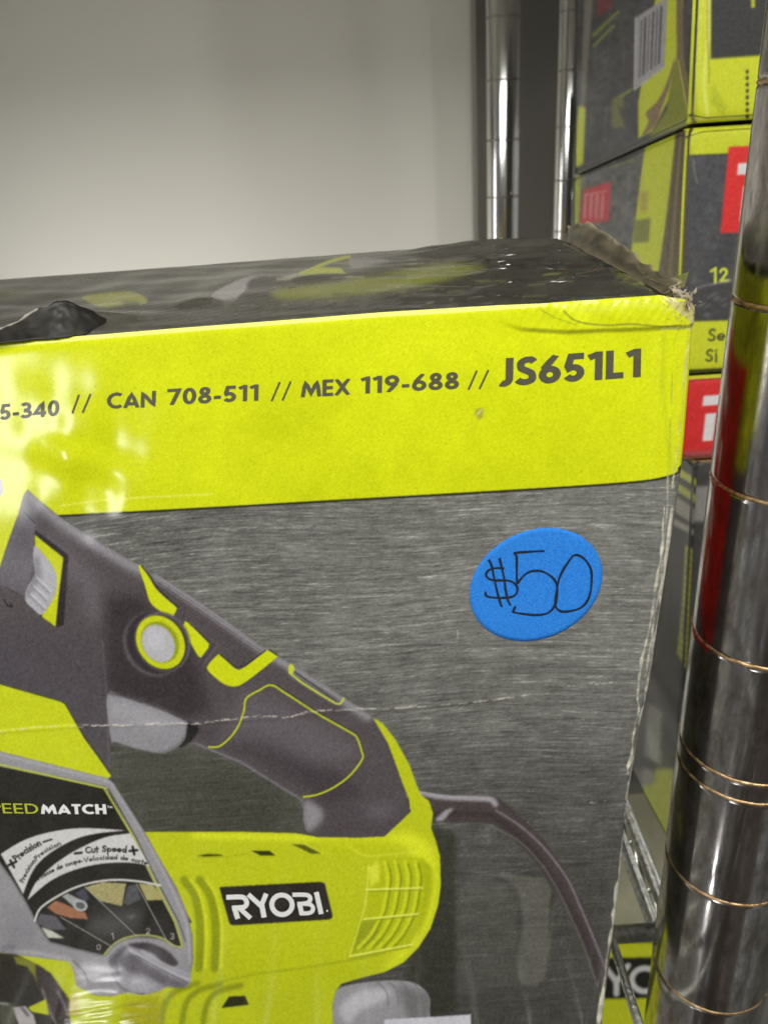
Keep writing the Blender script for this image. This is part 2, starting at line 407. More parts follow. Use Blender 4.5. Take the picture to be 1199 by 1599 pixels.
# lime motor body
body = [(225, 1299), (300, 1299), (375, 1299), (461, 1301), (495, 1307), (600, 1306), (640, 1268), (639, 1250), (622, 1206), (605, 1160), (582, 1121),
        (597, 1129), (618, 1156), (639, 1194), (651, 1227), (658, 1242), (670, 1251), (676, 1270), (673, 1293), (681, 1315), (687, 1338), (688, 1383), (684, 1413),
        (672, 1450), (653, 1480), (630, 1503), (600, 1518), (560, 1528), (533, 1536), (524, 1548), (519, 1570), (522, 1660), (60, 1660), (60, 1580), (0, 1520), (-40, 1480), (240, 1480), (300, 1440), (260, 1370)]
B = C.fill(body, LIME, .7)
C.fill(crv([(600, 1306), (640, 1300), (672, 1320), (684, 1380), (672, 1440), (640, 1490), (600, 1515), (640, 1450), (655, 1380), (640, 1330)], True), (228, 236, 40), 6, .8, B)
C.fill([(300, 1299), (520, 1304), (640, 1306), (640, 1318), (300, 1310)], (226, 234, 40), 3, .7, B)
C.fill([(240, 1500), (520, 1500), (600, 1518), (530, 1536), (240, 1530)], (180, 190, 14), 10, .7, B)
C.fill([(300, 1485), (480, 1475), (640, 1455), (600, 1500), (500, 1515), (320, 1530)], (190, 198, 16), 8, .5, B)
for k in range(5): C.line([(300, 1478+k*9), (420, 1470+k*9), (520, 1466+k*8)], 1.3, (176, 186, 20), 1, .55, B)
C.line([(345, 1533), (400, 1521), (470, 1512), (545, 1500), (600, 1488)], 2.6, (150, 160, 14), 1.2, .8, B)
C.fill([(495, 1302), (600, 1306), (640, 1322), (560, 1335), (500, 1330)], (196, 206, 14), 6, .6, B)
C.line(crv([(540, 1318), (570, 1336), (610, 1334), (650, 1330)]), 2, (232, 238, 90), 1.2, .6, B)
# top slits
C.fill(Z3((20, 497), (60, 489), (110, 490), (132, 496), (60, 500)), (60, 62, 12), .8)
C.line(Z3((20, 503), (130, 503), (240, 486)), 1.2, (150, 160, 16), .7, .8)
C.fill(Z3((246, 475), (322, 475), (346, 495), (288, 496)), (48, 50, 14), .8)
C.fill(Z3((415, 448), (462, 446), (540, 487), (495, 488)), (90, 96, 16), .8)
C.line(Z3((432, 445), (470, 448), (545, 487)), 2, (222, 230, 60), .8, .8)
# rear vent
C.fill(Z3((735, 535), (790, 505), (960, 505), (992, 545), (985, 660), (950, 780), (900, 880), (655, 915), (690, 800), (722, 700)), (182, 192, 12), 1.2)
C.fill(Z3((700, 770), (790, 765), (760, 850), (665, 905)), (150, 160, 16), 2, .9)
for k in range(4):
    x = 800+k*42
    C.line(crv(Z3((x, 520), (x+12, 575), (x+8, 640), (x-10, 730), (x-55, 820), (x-110, 880))), 5.6, (206, 216, 30), .8, .95)
    C.line(crv(Z3((x+14, 530), (x+27, 580), (x+22, 640), (x+4, 730), (x-40, 820), (x-90, 880))), 2.6, (132, 142, 14), .8, .9)
C.fill(Z3((735, 545), (775, 510), (780, 600), (740, 625)), (226, 232, 70), 2, .8)
for a, b in (((722, 637), (957, 630)), ((715, 760), (940, 738)), ((655, 915), (912, 866))):
    C.line(Z3(a, b), 2.8, (236, 242, 110), .7); C.line([(x, y+3) for x, y in Z3(a, b)], 1.8, (140, 150, 16), .8, .8)
C.line(Z3((735, 535), (722, 700), (655, 915)), 1.6, (232, 240, 110), .7, .9)
C.fill(crv(Z3((955, 520), (1000, 560), (990, 700), (930, 850), (960, 700), (968, 600)), True), (172, 182, 12), 2.5, .8)
# side ribs left of the badge
for x, w in ((870, 13), (943, 13)):
    C.line(crv(Z2((x-8, 672), (x+40, 740), (x+64, 850), (x+68, 960), (x+62, 1085))), w, (142, 152, 14), 1.6, .95)
    C.line(crv(Z2((x+22, 672), (x+66, 740), (x+92, 850), (x+96, 960), (x+90, 1085))), 4, (228, 236, 50), 1.6, .7)
# lower louvres
for k in range(3):
    x = 250+k*33
    C.line(crv([(x+60, 1535+k*2), (x+22, 1550), (x+4, 1580), (x-2, 1660)]), 9, (134, 142, 12), 2, .85, B)
C.fill([(346, 1574), (358, 1556), (383, 1555), (389, 1569)], (44, 46, 22), .7)
C.fill(crv([(400, 1548), (470, 1545), (500, 1560), (480, 1600), (400, 1600)], True), (182, 190, 20), 8, .6, B)
C.fill([(196, 1560), (250, 1550), (262, 1660), (180, 1660)], (158, 152, 10), 6, .7, B)
# brand badge
C.fill([(343, 1387), (345, 1385), (500, 1377), (507, 1379), (519, 1428), (519, 1433), (514, 1436), (364, 1445), (359, 1443)], (42, 38, 32), .7)

# charcoal rubber grip and housing
hous = crv([(-330, 905), (0, 880)], False, 2).tolist()+[(20, 830), (36, 775), (44, 764)]+crv([(55, 775), (85, 800), (110, 818), (150, 843), (200, 872), (242, 895), (305, 935), (368, 979), (413, 1012), (451, 1033), (493, 1060), (534, 1087), (568, 1108), (582, 1121)]).tolist()+\
    crv([(605, 1160), (622, 1206), (639, 1262), (640, 1268), (600, 1306)], False, 3).tolist()+[(560, 1308), (495, 1307), (478, 1298), (473, 1280), (473, 1264), (468, 1248), (450, 1238), (375, 1191), (306, 1163), (295, 1150), (295, 1130), (253, 1105), (200, 1088), (168, 1080), (170, 1130), (174, 1206), (130, 1150), (97, 1096), (0, 1068), (-330, 980)]
Hm = C.fill(hous, GREY, .7)
C.fill([(-100, 960), (160, 1000), (172, 1200), (-100, 1100)], (76, 71, 76), 16, .8, Hm)
# soft lights along the top
C.line(crv([(46, 772), (85, 806), (110, 824), (150, 850), (200, 880), (225, 892)]), 15, (158, 156, 162), 6, .95, Hm)
C.line(crv([(70, 850), (110, 880), (140, 910), (150, 960)]), 26, (112, 108, 113), 12, .7, Hm)
C.line(crv([(242, 899), (305, 941), (368, 985), (413, 1018), (451, 1040), (493, 1066), (534, 1093), (575, 1120)]), 12, (156, 154, 158), 4, .9, Hm)
C.fill([(165, 930), (215, 930), (300, 1010), (330, 1110), (290, 1125), (168, 1082), (166, 1000)], GREY_D, 9, .85, Hm)
C.fill(crv([(310, 1150), (400, 1190), (480, 1235), (520, 1260), (560, 1230), (470, 1180), (360, 1130)], True), (62, 56, 60), 8, .75, Hm)
C.fill(crv([(330, 1160), (400, 1160), (500, 1190), (560, 1170), (480, 1120), (390, 1080), (360, 1120)], True), (104, 99, 104), 10, .6, Hm)
C.fill([(500, 1270), (600, 1240), (640, 1268), (600, 1306), (500, 1306)], (74, 67, 71), 8, .6, Hm)
C.fill(crv([(474, 1252), (490, 1255), (504, 1268), (502, 1282), (488, 1296), (476, 1296)], True), (146, 143, 148), 4, .9, Hm)
C.fill([(560, 1262), (600, 1252), (630, 1262), (590, 1285)], (112, 106, 112), 9, .6, Hm)
C.line([(306, 1163), (375, 1191), (450, 1238), (470, 1250)], 6, (128, 125, 130), 1.6, .9, Hm)
C.line([(160, 1000), (167, 1080), (171, 1200)], 2, (112, 108, 112), 1, .6)
# textured rubber on the grip top
tex = C.mask([(245, 903), (300, 937), (413, 1016), (425, 1032), (392, 1045), (310, 980), (250, 930)], 1.0)[0]
for i in range(60):
    for j in range(9):
        x = 244+i*3.2+j*-2.2; y = 902+i*2.12+j*4.4
        C.line([(x, y), (x+1.6, y+.6)], 1.5, (64, 60, 64), .4, .55, tex)
tex = C.mask([(457, 1050), (520, 1087), (528, 1096), (520, 1100), (452, 1054)], .8)[0]
C.fill([(457, 1046), (528, 1090), (520, 1100), (450, 1056)], (118, 115, 119), 1, .9)
for i in range(24):
    for j in range(4): C.line([(456+i*3.2-j*2, 1048+i*2.0+j*4), (457.6+i*3.2-j*2, 1048.8+i*2.0+j*4)], 1.4, (66, 62, 66), .4, .6)
# upper left: lime wedge, window, thumb wheel
C.fill([(-330, 800), (0, 760), (38, 768), (30, 800), (12, 850), (0, 888), (-330, 1000)], (206, 214, 30), .7)
C.fill([(-10, 745), (4, 748), (6, 768), (0, 778), (-10, 778)], (178, 176, 200), 1.2, .9)
C.fill(Z1((110, 300), (170, 350), (165, 520), (120, 690), (0, 640), (0, 560), (80, 330)), (104, 99, 106), 1.5, .8)
for k in range(5): C.line(Z1((90+k*12, 380), (20+k*20, 640)), 2.2, (86, 81, 88), 1, .55)
C.line(Z1((115, 300), (165, 348)), 2, (44, 40, 44), .5); C.line(Z1((28, 648), (85, 682)), 1.4, (60, 56, 60), .5)
C.line(Z1((20, 708), (38, 738), (60, 742), (52, 728)), 2, (30, 28, 30), .5)
C.fill(Z1((165, 380), (322, 500), (300, 830), (262, 838), (165, 760)), (46, 40, 44), .8)
C.fill(Z1((165, 405), (298, 512), (275, 700), (262, 836), (200, 790), (170, 600)), (198, 206, 22), .8)
wh = C.fill(crv(Z1((165, 455), (210, 500), (250, 555), (268, 600), (262, 680), (225, 750), (192, 780), (150, 745), (120, 710), (130, 650), (165, 590), (158, 520)), True), (172, 171, 176), .8)
C.fill(Z1((150, 520), (185, 500), (200, 600), (140, 700), (120, 700)), (124, 122, 128), 3, .8, wh)
for k in range(3): C.line(Z1((138+k*14, 690-k*38), (205+k*14, 755-k*38)), 2.6, (138, 137, 142), .8, .95, wh)
for k in range(3): C.line(Z1((146+k*14, 680-k*38), (212+k*14, 742-k*38)), 1.8, (206, 206, 210), .8, .9, wh)
# lime inlays
IN = (204, 214, 18)
C.fill(crv(Z4((88, 58), (104, 62), (128, 100), (152, 140), (190, 178), (226, 208), (230, 220), (212, 250), (190, 240), (150, 212), (128, 185), (112, 130)), True, 4), IN, .6)
C.line(crv(Z4((100, 58), (135, 102), (160, 140), (200, 180), (238, 212))), 2.2, (44, 40, 44), .6, .9)
C.fill(Z4((262, 264), (276, 266), (352, 348), (350, 362), (322, 400), (312, 396), (250, 290)), IN, .6)
C.line(Z4((268, 262), (355, 345)), 1.8, (44, 40, 44), .6, .9)
C.fill(crv(Z4((344, 436), (384, 390), (396, 392), (450, 440), (480, 438), (560, 378), (575, 374), (602, 392), (600, 404), (490, 490), (450, 508), (410, 500), (370, 470)), True, 4), IN, .6)
C.line(Z4((392, 388), (452, 437), (482, 434), (562, 374)), 1.8, (44, 40, 44), .6, .9); C.line(Z4((575, 370), (606, 390)), 2, (44, 40, 44), .6, .9)
C.line(Z4((240, 228), (268, 212), (250, 262), (232, 268)), 1.5, (58, 54, 58), .6, .8); C.line(Z4((372, 350), (330, 410), (292, 462)), 2.4, (62, 57, 61), .8, .8); C.line(Z4((382, 352), (336, 420)), 1.4, (110, 106, 110), .8, .6)
C.fill(crv(Z4((650, 428), (664, 426), (672, 444), (664, 462), (650, 456)), True, 3), (196, 204, 60), .6)
C.line(Z4((652, 456), (700, 495), (780, 545), (828, 573), (842, 574), (856, 552)), 2.8, (196, 206, 60), .5)
C.line(Z4((672, 452), (830, 566)), 1.5, (40, 38, 40), .5, .9)
gl = crv(Z4((352, 735), (390, 732), (430, 700), (462, 655), (482, 600), (492, 552), (540, 522), (584, 503), (640, 535), (760, 612), (880, 680), (905, 700), (922, 750), (925, 780), (880, 840), (820, 885), (760, 912), (705, 922)), False, 5)
C.line([(x+1.5, y-2) for x, y in gl], 2.0, (46, 42, 46), .7, .7)
C.line(gl, 3.0, (186, 196, 36), .5)
# lock button
def ell(cx, cy, rx, ry, ang=0, n=48):
    t = np.arange(n)*2*pi/n; a = radians(ang)
    return [(cx+rx*cos(q)*cos(a)-ry*sin(q)*sin(a), cy+rx*cos(q)*sin(a)+ry*sin(q)*cos(a)) for q in t]
C.fill(ell(240, 1006, 46, 52, -30), (98, 93, 97), 2, .9); C.fill(ell(243, 1004, 44, 50, -30), (50, 44, 48), 2.2)
C.fill(ell(254, 1002, 42, 48, -30), (96, 91, 95), 1.4); C.fill(ell(253, 1003, 39, 45, -30), (70, 64, 68), 1.2)
C.fill(ell(252, 1004, 37, 44, -32), (48, 44, 44), 1)
C.fill(ell(251, 1003, 36, 44, -32), (196, 206, 20), .8)
C.fill(ell(250, 1003, 28, 34, -32), (142, 150, 22), 1.4)
C.fill(ell(247.5, 1005, 24.5, 31, -30), (176, 175, 180), .9)
C.fill(ell(243, 998, 14, 18, -30), (192, 191, 196), 5, .8)
# trigger
tg = crv([(168, 1083), (200, 1091), (253, 1109), (285, 1123), (293, 1130), (293, 1148), (278, 1165), (262, 1174), (247, 1176), (213, 1169), (180, 1158), (174, 1156)], True, 4)
tm = C.fill(tg, (140, 139, 143), .7)
C.fill([(172, 1090), (240, 1110), (280, 1130), (240, 1140), (175, 1120)], (158, 157, 161), 5, .8, tm)
C.line(crv([(176, 1160), (213, 1170), (247, 1176), (275, 1166), (292, 1146)]), 4, (104, 102, 106), 1.6, .8, tm)
C.line(crv([(168, 1081), (200, 1088), (253, 1106), (292, 1124), (318, 1136)]), 5, (74, 69, 73), 1.8, .9)
C.fill(crv([(294, 1128), (308, 1134), (310, 1142), (298, 1158), (280, 1168), (290, 1152)], True), (34, 30, 32), 1.2)
# speed panel bezel
lm = C.fill([(-330, 985), (0, 1068), (95, 1095), (102, 1099), (130, 1150), (170, 1206), (174, 1212), (168, 1216), (0, 1174), (-330, 1090)], (198, 208, 20), .7)
C.line([(0, 1068), (95, 1095), (102, 1099), (132, 1150), (172, 1206)], 1.6, (60, 60, 20), .6, .8)
bz = [(-330, 1090), (0, 1173), (168, 1215), (178, 1224), (228, 1302), (252, 1345), (276, 1385), (292, 1425), (301, 1460), (302, 1500), (296, 1534), (288, 1542), (262, 1540), (246, 1549), (222, 1553), (200, 1550), (175, 1556), (150, 1555), (120, 1540), (112, 1502), (80, 1498), (0, 1488), (-330, 1440)]
bzm = C.fill(bz, (148, 146, 150), .8)
C.line(crv([(0, 1178), (168, 1220), (180, 1232), (228, 1308), (262, 1375), (290, 1440), (297, 1500)]), 4, (172, 170, 174), 1.4, .8, bzm)
C.line(crv([(180, 1226), (228, 1303), (276, 1388), (294, 1430), (302, 1470), (300, 1530)]), 3.5, (116, 114, 120), 1.3, .8, bzm)
C.fill([(0, 1400), (45, 1420), (75, 1480), (0, 1490)], (134, 132, 137), 8, .7, bzm)
C.line([(0, 1482), (60, 1488), (112, 1500)], 5, (176, 174, 178), 2, .8, bzm)
C.fill([(0, 1478), (20, 1476), (30, 1484), (0, 1488)], (104, 102, 108), 3, .7, bzm)
pan = [(-330, 1110), (0, 1197), (164, 1230), (176, 1246), (206, 1306), (242, 1384), (272, 1440), (284, 1476), (276, 1478), (266, 1470)]+crv([(250, 1465), (232, 1463), (210, 1463), (190, 1468), (174, 1478), (163, 1491)]).tolist()+[(120, 1481), (79, 1470), (60, 1442), (42, 1408), (20, 1372), (0, 1345), (-330, 1300)]
C.line(pan+[pan[0]], 6, (110, 108, 110), .8, .9)
pm = C.fill(pan, (36, 34, 28), .6)
C.line([(-330, 1105), (0, 1194), (166, 1231)], 3, (186, 194, 70), .6)
C.line([(164, 1232), (208, 1306), (246, 1384), (274, 1440), (285, 1477)], 3.4, (176, 182, 76), .6)
C.line([(170, 1232), (212, 1306), (250, 1384), (280, 1440), (290, 1470)], 1.8, (70, 68, 60), .6, .9)
C.line(crv([(163, 1491), (174, 1478), (190, 1467), (212, 1461), (236, 1461), (256, 1466), (270, 1476), (283, 1479)]), 2.6, (176, 182, 90), .6)
W = (205, 204, 202)
C.fill(crv(Z2((5, 550), (100, 492), (200, 456), (330, 432), (450, 430), (592, 440)), False).tolist()+crv(Z2((592, 440), (470, 452), (370, 475), (280, 518), (200, 575), (150, 640), (110, 738)), False).tolist(), W, .6)
C.fill(crv(Z2((130, 765), (165, 690), (230, 620), (310, 560), (400, 510), (500, 470), (610, 453)), False).tolist()+crv(Z2((610, 453), (650, 520), (704, 608)), False).tolist()+crv(Z2((704, 608), (640, 594), (560, 590), (450, 600), (330, 632), (230, 682), (132, 765)), False).tolist(), W, .6)
# round window
win = Z2((165, 860), (195, 800), (300, 732), (400, 692), (520, 672), (640, 677), (750, 697), (845, 975), (780, 950), (640, 935), (520, 975), (490, 1015), (235, 955))
wm = C.mask(win, .6)[0]
C.fill(Z2((170, 870), (190, 830), (262, 840), (312, 905), (230, 905)), (92, 90, 96), .9, 1, wm)
C.fill(Z2((195, 892), (250, 912), (305, 945), (225, 942)), (196, 196, 182), .8, 1, wm)
C.fill(Z2((222, 800), (262, 768), (300, 782), (372, 812), (400, 822), (414, 856), (330, 850), (262, 830)), (158, 108, 78), .8, 1, wm)
C.fill(Z2((292, 748), (318, 734), (402, 775), (375, 808), (350, 800)), (160, 162, 162), .8, 1, wm)
C.fill(Z2((350, 735), (400, 706), (420, 760), (400, 775)), (70, 72, 84), 1.2, 1, wm)
C.fill(ell(126, 1414, 11.5, 8.8, 15), (176, 178, 180), .7, 1, wm); C.fill(ell(126, 1414, 7.5, 5.4, 15), (92, 92, 92), .7, 1, wm)
tan = C.fill(Z2((400, 706), (480, 682), (592, 688), (572, 795), (520, 782), (470, 770)), (164, 156, 104), .7, 1, wm)
C.fill(Z2((650, 688), (712, 692), (762, 742), (760, 765), (690, 768)), (170, 162, 104), .7, 1, wm)
for _ in range(90):
    x, y = rng.uniform(133, 255), rng.uniform(1376, 1418); C.line([(x, y), (x+2, y+.5)], 1.4, (206, 198, 150) if rng.random() < .6 else (128, 118, 72), .5, .6, tan)
C.fill(Z2((600, 700), (640, 690), (662, 762), (600, 790), (578, 780)), (84, 84, 88), 1.2, 1, wm)
C.fill(crv(Z2((590, 840), (620, 832), (640, 840), (612, 856)), True), (84, 84, 86), 1.5, .8, wm)
C.line(crv(Z2((165, 862), (195, 800), (300, 732), (400, 692), (520, 672), (640, 677), (752, 697))), 3.2, (214, 214, 208), .6)
for a, b in (((285, 845), (515, 978)), ((400, 705), (642, 936)), ((640, 690), (780, 952))): C.line(Z2(a, b), 1.3, (176, 176, 170), .5)
# knob
kn = crv([(170, 1510), (174, 1490), (188, 1478), (205, 1474), (232, 1474), (252, 1482), (268, 1494), (277, 1504), (296, 1520), (294, 1540), (262, 1541), (246, 1548), (222, 1552), (200, 1549), (184, 1538)], True, 4)
km = C.fill(kn, (142, 140, 146), .9)
C.fill(crv(Z5((750, 55), (860, 45), (960, 80), (1010, 120), (1042, 165), (1000, 190), (950, 160), (900, 110), (830, 85)), True), (56, 50, 54), 1.4, 1)
C.fill(crv(Z5((640, 150), (680, 100), (740, 60), (720, 110), (690, 170), (700, 240), (660, 200)), True), (84, 80, 86), 2.2, .9)
C.fill(crv(Z5((690, 150), (780, 110), (860, 170), (1000, 250), (1090, 290), (1060, 310), (950, 290), (850, 235), (760, 215)), True), (96, 92, 98), 2.6, .9)
C.line(crv(Z5((760, 85), (850, 140), (950, 195), (1110, 262))), 5, (182, 180, 186), 1.2, .95); C.line(crv(Z5((830, 95), (920, 150), (1000, 190), (1110, 235))), 6, (164, 162, 168), 1.3, .9)
C.line(crv(Z5((800, 120), (900, 175), (1010, 235), (1100, 280))), 1.8, (88, 84, 90), .8, .8)
C.fill(crv(Z5((690, 260), (770, 240), (850, 260), (930, 300), (850, 335), (750, 320)), True), (168, 166, 172), 4, .8)
C.line(crv([(176, 1520), (186, 1538), (202, 1548), (226, 1552)]), 2.5, (98, 94, 98), 1, .8)
C.line(Z5((430, 150), (490, 210), (520, 275)), 2.2, (92, 88, 94), .8, .9); C.line(Z5((415, 165), (470, 225), (500, 290)), 7, (172, 170, 176), 1.6, .7)
# below the bezel, bottom left: blade guard and shadow
C.fill([(-330, 1480), (0, 1488), (25, 1490), (45, 1500), (60, 1508), (80, 1520), (100, 1552), (112, 1600), (112, 1660), (-330, 1660)], (48, 46, 38), 1.2)
C.fill(Z5((80, 125), (130, 130), (200, 165), (245, 215), (245, 270), (215, 285), (200, 240), (160, 185), (100, 170)), (128, 132, 40), 1.2, .9)
C.fill(Z5((210, 170), (250, 190), (330, 270), (410, 380), (410, 470), (350, 500), (300, 460), (240, 330), (215, 290)), (62, 54, 52), 1.5)
C.line(Z5((250, 320), (290, 440), (330, 520)), 4, (128, 122, 126), 1.2, .8); C.line(Z5((340, 330), (375, 400), (400, 470)), 4, (132, 128, 138), 1.4, .8)
C.fill(Z5((165, 425), (270, 375), (290, 470), (190, 450)), (190, 198, 24), .9); C.fill(Z5((70, 425), (150, 415), (200, 470), (215, 530), (115, 530)), (176, 172, 172), 1); C.fill(Z5((0, 385), (80, 400), (100, 530), (0, 530)), (92, 94, 80), 2, .8)
C.line(Z5((0, 400), (50, 405)), 2.4, (190, 190, 190), 1, .8); C.line(Z5((130, 425), (165, 470)), 5, (90, 86, 86), 1.2, .8)
C.fill(Z5((410, 390), (440, 320), (480, 470), (410, 470)), (174, 150, 20), 3, .7)
# small lettering on the arcs ------------------------------------------------
def oval(cx, cy, rx, ry, a0=0, a1=360, n=14): return [(cx+rx*cos(radians(a0+(a1-a0)*k/n)), cy+ry*sin(radians(a0+(a1-a0)*k/n))) for k in range(n+1)]
def glyph(ch, h):                                  # stroke alphabet: advance, centre lines (h = half stroke)
    t = 1-h; b = h
    G = {
     '0': (.62, [oval(.31, .5, .31-h, .5-h, 0, 360, 28)]),
     '1': (.42, [[(.30, 0), (.30, 1)], [(.02, .80), (.30-h*.3, .93)]]),
     '2': (.60, [oval(.29, t-.22, .25-h*.5, .22, 170, -35, 12)+[(h, b), (.58, b)]]),
     '3': (.58, [oval(.25, .74-h*.3, .24-h*.4, .26-h*.7, 150, -90, 14)+oval(.25, .28, .28-h*.4, .28-h, 90, -150, 14)]),
     '4': (.68, [[(.50, 0), (.50, .93), (h*.9, .26), (.68, .26)]]),
     '5': (.60, [[(.56, t), (.20, t), (.12, .56)]+oval(.27, .31, .31-h, .31-h, 125, -150, 18)]),
     '6': (.62, [[(.47, 1.0), (.13, .50)], oval(.31, .31, .31-h, .31-h, 0, 360, 26)]),
     '7': (.60, [[(0, t), (.52, t), (.20, 0)]]),
     '8': (.60, [oval(.30, .27, .30-h, .27-h*.9, 0, 360, 24), oval(.30, .74, .25-h, .26-h*.9, 0, 360, 24)]),
     '9': (.62, [[(.15, 0.0), (.49, .50)], oval(.31, .69, .31-h, .31-h, 0, 360, 26)]),
     '-': (.36, [[(.02, .33), (.34, .33)]]), '+': (.5, [[(.03, .4), (.47, .4)], [(.25, .18), (.25, .62)]]),
     '/': (.40, [[(.02, -.08), (.38, 1.05)]]), '.': (.2, [[(.06, h), (.14, h)]]), '*': (.25, [[(.08, .33), (.17, .33)]]), ' ': (.30, []),
     'A': (.82, [[(h*.9, 0), (.41, .93), (.82-h*.9, 0)], [(.2, .26), (.62, .26)]]),
     'B': (.60, [[(h, 0), (h, 1)], [(h, t), (.32, t)]+oval(.32, .75-h*.3, .2, .24-h*.6, 90, -90, 10)+[(h, .52)], [(.34, .5)]+oval(.34, .26, .25-h*.2, .26-h, 90, -90, 10)+[(h, b)]]),
     'C': (.76, [oval(.48, .5, .48-h, .5-h, 52, 308, 24)]),
     'D': (.74, [[(h, t), (.28, t)]+oval(.28, .5, .46-h, .5-h, 90, -90, 18)+[(h, b)], [(h, 0), (h, 1)]]),
     'E': (.54, [[(h, 0), (h, 1)], [(h, t), (.52, t)], [(h, .5), (.50, .5)], [(h, b), (.52, b)]]),
     'H': (.68, [[(h, 0), (h, 1)], [(.68-h, 0), (.68-h, 1)], [(h, .5), (.68-h, .5)]]),
     'I': (.22, [[(.11, 0), (.11, 1)]]),
     'J': (.42, [[(.42-h, 1), (.42-h, .30)]+oval(.16, .27, .26-h, .27-h, 0, -125, 12)]),
     'L': (.50, [[(h, 1), (h, b), (.5, b)]]),
     'M': (.96, [[(h*.8, 0), (.20, .97), (.48, .18), (.76, .97), (.96-h*.8, 0)]]),
     'N': (.76, [[(h, 0), (h, .92), (.76-h, .08), (.76-h, 1)]]),
     'O': (.90, [oval(.45, .5, .45-h, .5-h, 0, 360, 32)]),
     'P': (.56, [[(h, 0), (h, 1)], [(h, t), (.28, t)]+oval(.28, .70, .27-h*.5, .30-h, 90, -90, 12)+[(h, .42)]]),
     'R': (.62, [[(h, 0), (h, 1)], [(h, t), (.30, t)]+oval(.30, .70, .27-h*.5, .30-h, 90, -90, 12)+[(h, .42)], [(.24, .42), (.58, 0)]]),
     'S': (.56, [list(map(tuple, crv([(.50, .80), (.42, t-.005), (.28, t), (.15, .86-h*.4), (h+.02, .73), (.15, .60), (.30, .50), (.42, .42), (.56-h*.9, .28), (.43, .13+h*.3), (.26, h), (.12, .10+h*.4), (.04, .21)], n=4)))]),
     'T': (.56, [[(.28, 0), (.28, 1)], [(0, t), (.56, t)]]),
     'V': (.74, [[(0.04, 1), (.37, .08), (.70, 1)]]),
     'X': (.72, [[(.06, 0), (.66, 1)], [(.06, 1), (.66, 0)]]), 'Y': (.74, [[(.37, 0), (.37, .45), (.04, 1)], [(.37, .45), (.70, 1)]]),
     'a': (.58, [oval(.28, .3, .28-h, .3-h*.8, 0, 360, 16), [(.54, 0), (.54, .62)]]), 'c': (.44, [oval(.28, .3, .28-h, .3-h*.8, 50, 310, 12)]),
     'd': (.58, [oval(.28, .3, .28-h, .3-h*.8, 0, 360, 16), [(.54, 0), (.54, 1.05)]]), 'e': (.56, [[(.04, .3), (.5, .3)]+oval(.28, .3, .25, .3-h*.8, 0, 310, 14)]),
     'i': (.2, [[(.1, 0), (.1, .6)], [(.1, .8), (.1, .86)]]), 'l': (.2, [[(.1, 0), (.1, 1.05)]]), 'n': (.5, [[(.06, 0), (.06, .6)], [(.06, .3)]+oval(.25, .36, .19, .2, 180, 0, 8)+[(.44, 0)]]),
     'o': (.6, [oval(.3, .3, .28-h*.5, .3-h*.8, 0, 360, 16)]), 'p': (.58, [oval(.3, .3, .28-h, .3-h*.8, 0, 360, 16), [(.06, -.32), (.06, .6)]]),
     'r': (.34, [[(.06, 0), (.06, .6)], [(.06, .35), (.16, .55), (.32, .55)]]), 's': (.4, [[(.34, .5), (.18, .56), (.08, .46), (.2, .32), (.34, .18), (.2, .04), (.05, .1)]]),
     't': (.32, [[(.14, 0), (.14, .85)], [(.0, .56), (.3, .56)]]), 'u': (.5, [[(.06, .6), (.06, .22)]+oval(.25, .22, .19, .2, 180, 360, 8)+[(.44, .6)]]), 'v': (.48, [[(.02, .6), (.24, .05), (.46, .6)]]),
    }
    return G[ch]
def text_layout(txt, h, gap=.10):
    x = 0; out = []
    for ch in txt:
        a, ls = glyph(ch, h); out.append((x, ls)); x += a+gap
    return out, x-gap
def raster_on_curve(txt, curve, size, w, col, h=.09, gap=.1, alpha=1.):
    c = crv(curve, n=12); seg = np.hypot(*np.diff(c, axis=0).T); cum = np.r_[0, np.cumsum(seg)]
    lay, L = text_layout(txt, h, gap); k = cum[-1]/L
    for x0, ls in lay:
        for l in ls:
            pts = []
            for (x, y) in l:
                s_ = min((x0+x)*k, cum[-1]-1e-3); i = max(np.searchsorted(cum, s_)-1, 0); t = (s_-cum[i])/seg[i]
                p = c[i]+(c[i+1]-c[i])*t; d = (c[i+1]-c[i])/seg[i]; nrm = np.array([d[1], -d[0]])
                pts.append(tuple(p+nrm*y*size))
            C.line(pts, w, col, .35, alpha)
K = (34, 32, 32)
raster_on_curve('Precision', Z2((80, 588), (120, 553), (160, 528), (196, 508)), 11, 2.0, K)
C.line(Z2((40, 604), (78, 586)), 3.6, K); C.line(Z2((50, 580), (68, 612)), 3.6, K); C.line(Z2((205, 494), (242, 482)), 2.8, K)
raster_on_curve('Precision', Z2((112, 686), (130, 645), (150, 610), (170, 585)), 7, 1.3, K)
raster_on_curve('*Precision', Z2((166, 588), (200, 556), (240, 530), (288, 508)), 7, 1.3, K)
C.line(Z2((352, 548), (384, 544)), 3.6, K); C.line(Z2((608, 536), (644, 532)), 3.8, K); C.line(Z2((622, 516), (630, 552)), 3.8, K)
raster_on_curve('Cut Speed', Z2((402, 548), (460, 542), (530, 540), (592, 544)), 10, 2.0, K)
raster_on_curve('Vitesse de coupe', Z2((178, 678), (240, 640), (310, 610), (382, 590)), 7, 1.3, K)
raster_on_curve('*Velocidad de corte', Z2((386, 592), (470, 578), (580, 578), (690, 602)), 7, 1.3, K)
C.line([(178, 1466), (176.5, 1457), (174.5, 1459)], 1.3, (190, 190, 184), .35)
for ch, x, y in (('0', 151, 1484), ('2', 228, 1459), ('3', 266, 1467)):
    raster_on_curve(ch, [(x, y), (x+4, y), (x+7, y+.2)], 10, 1.2, (190, 190, 184))
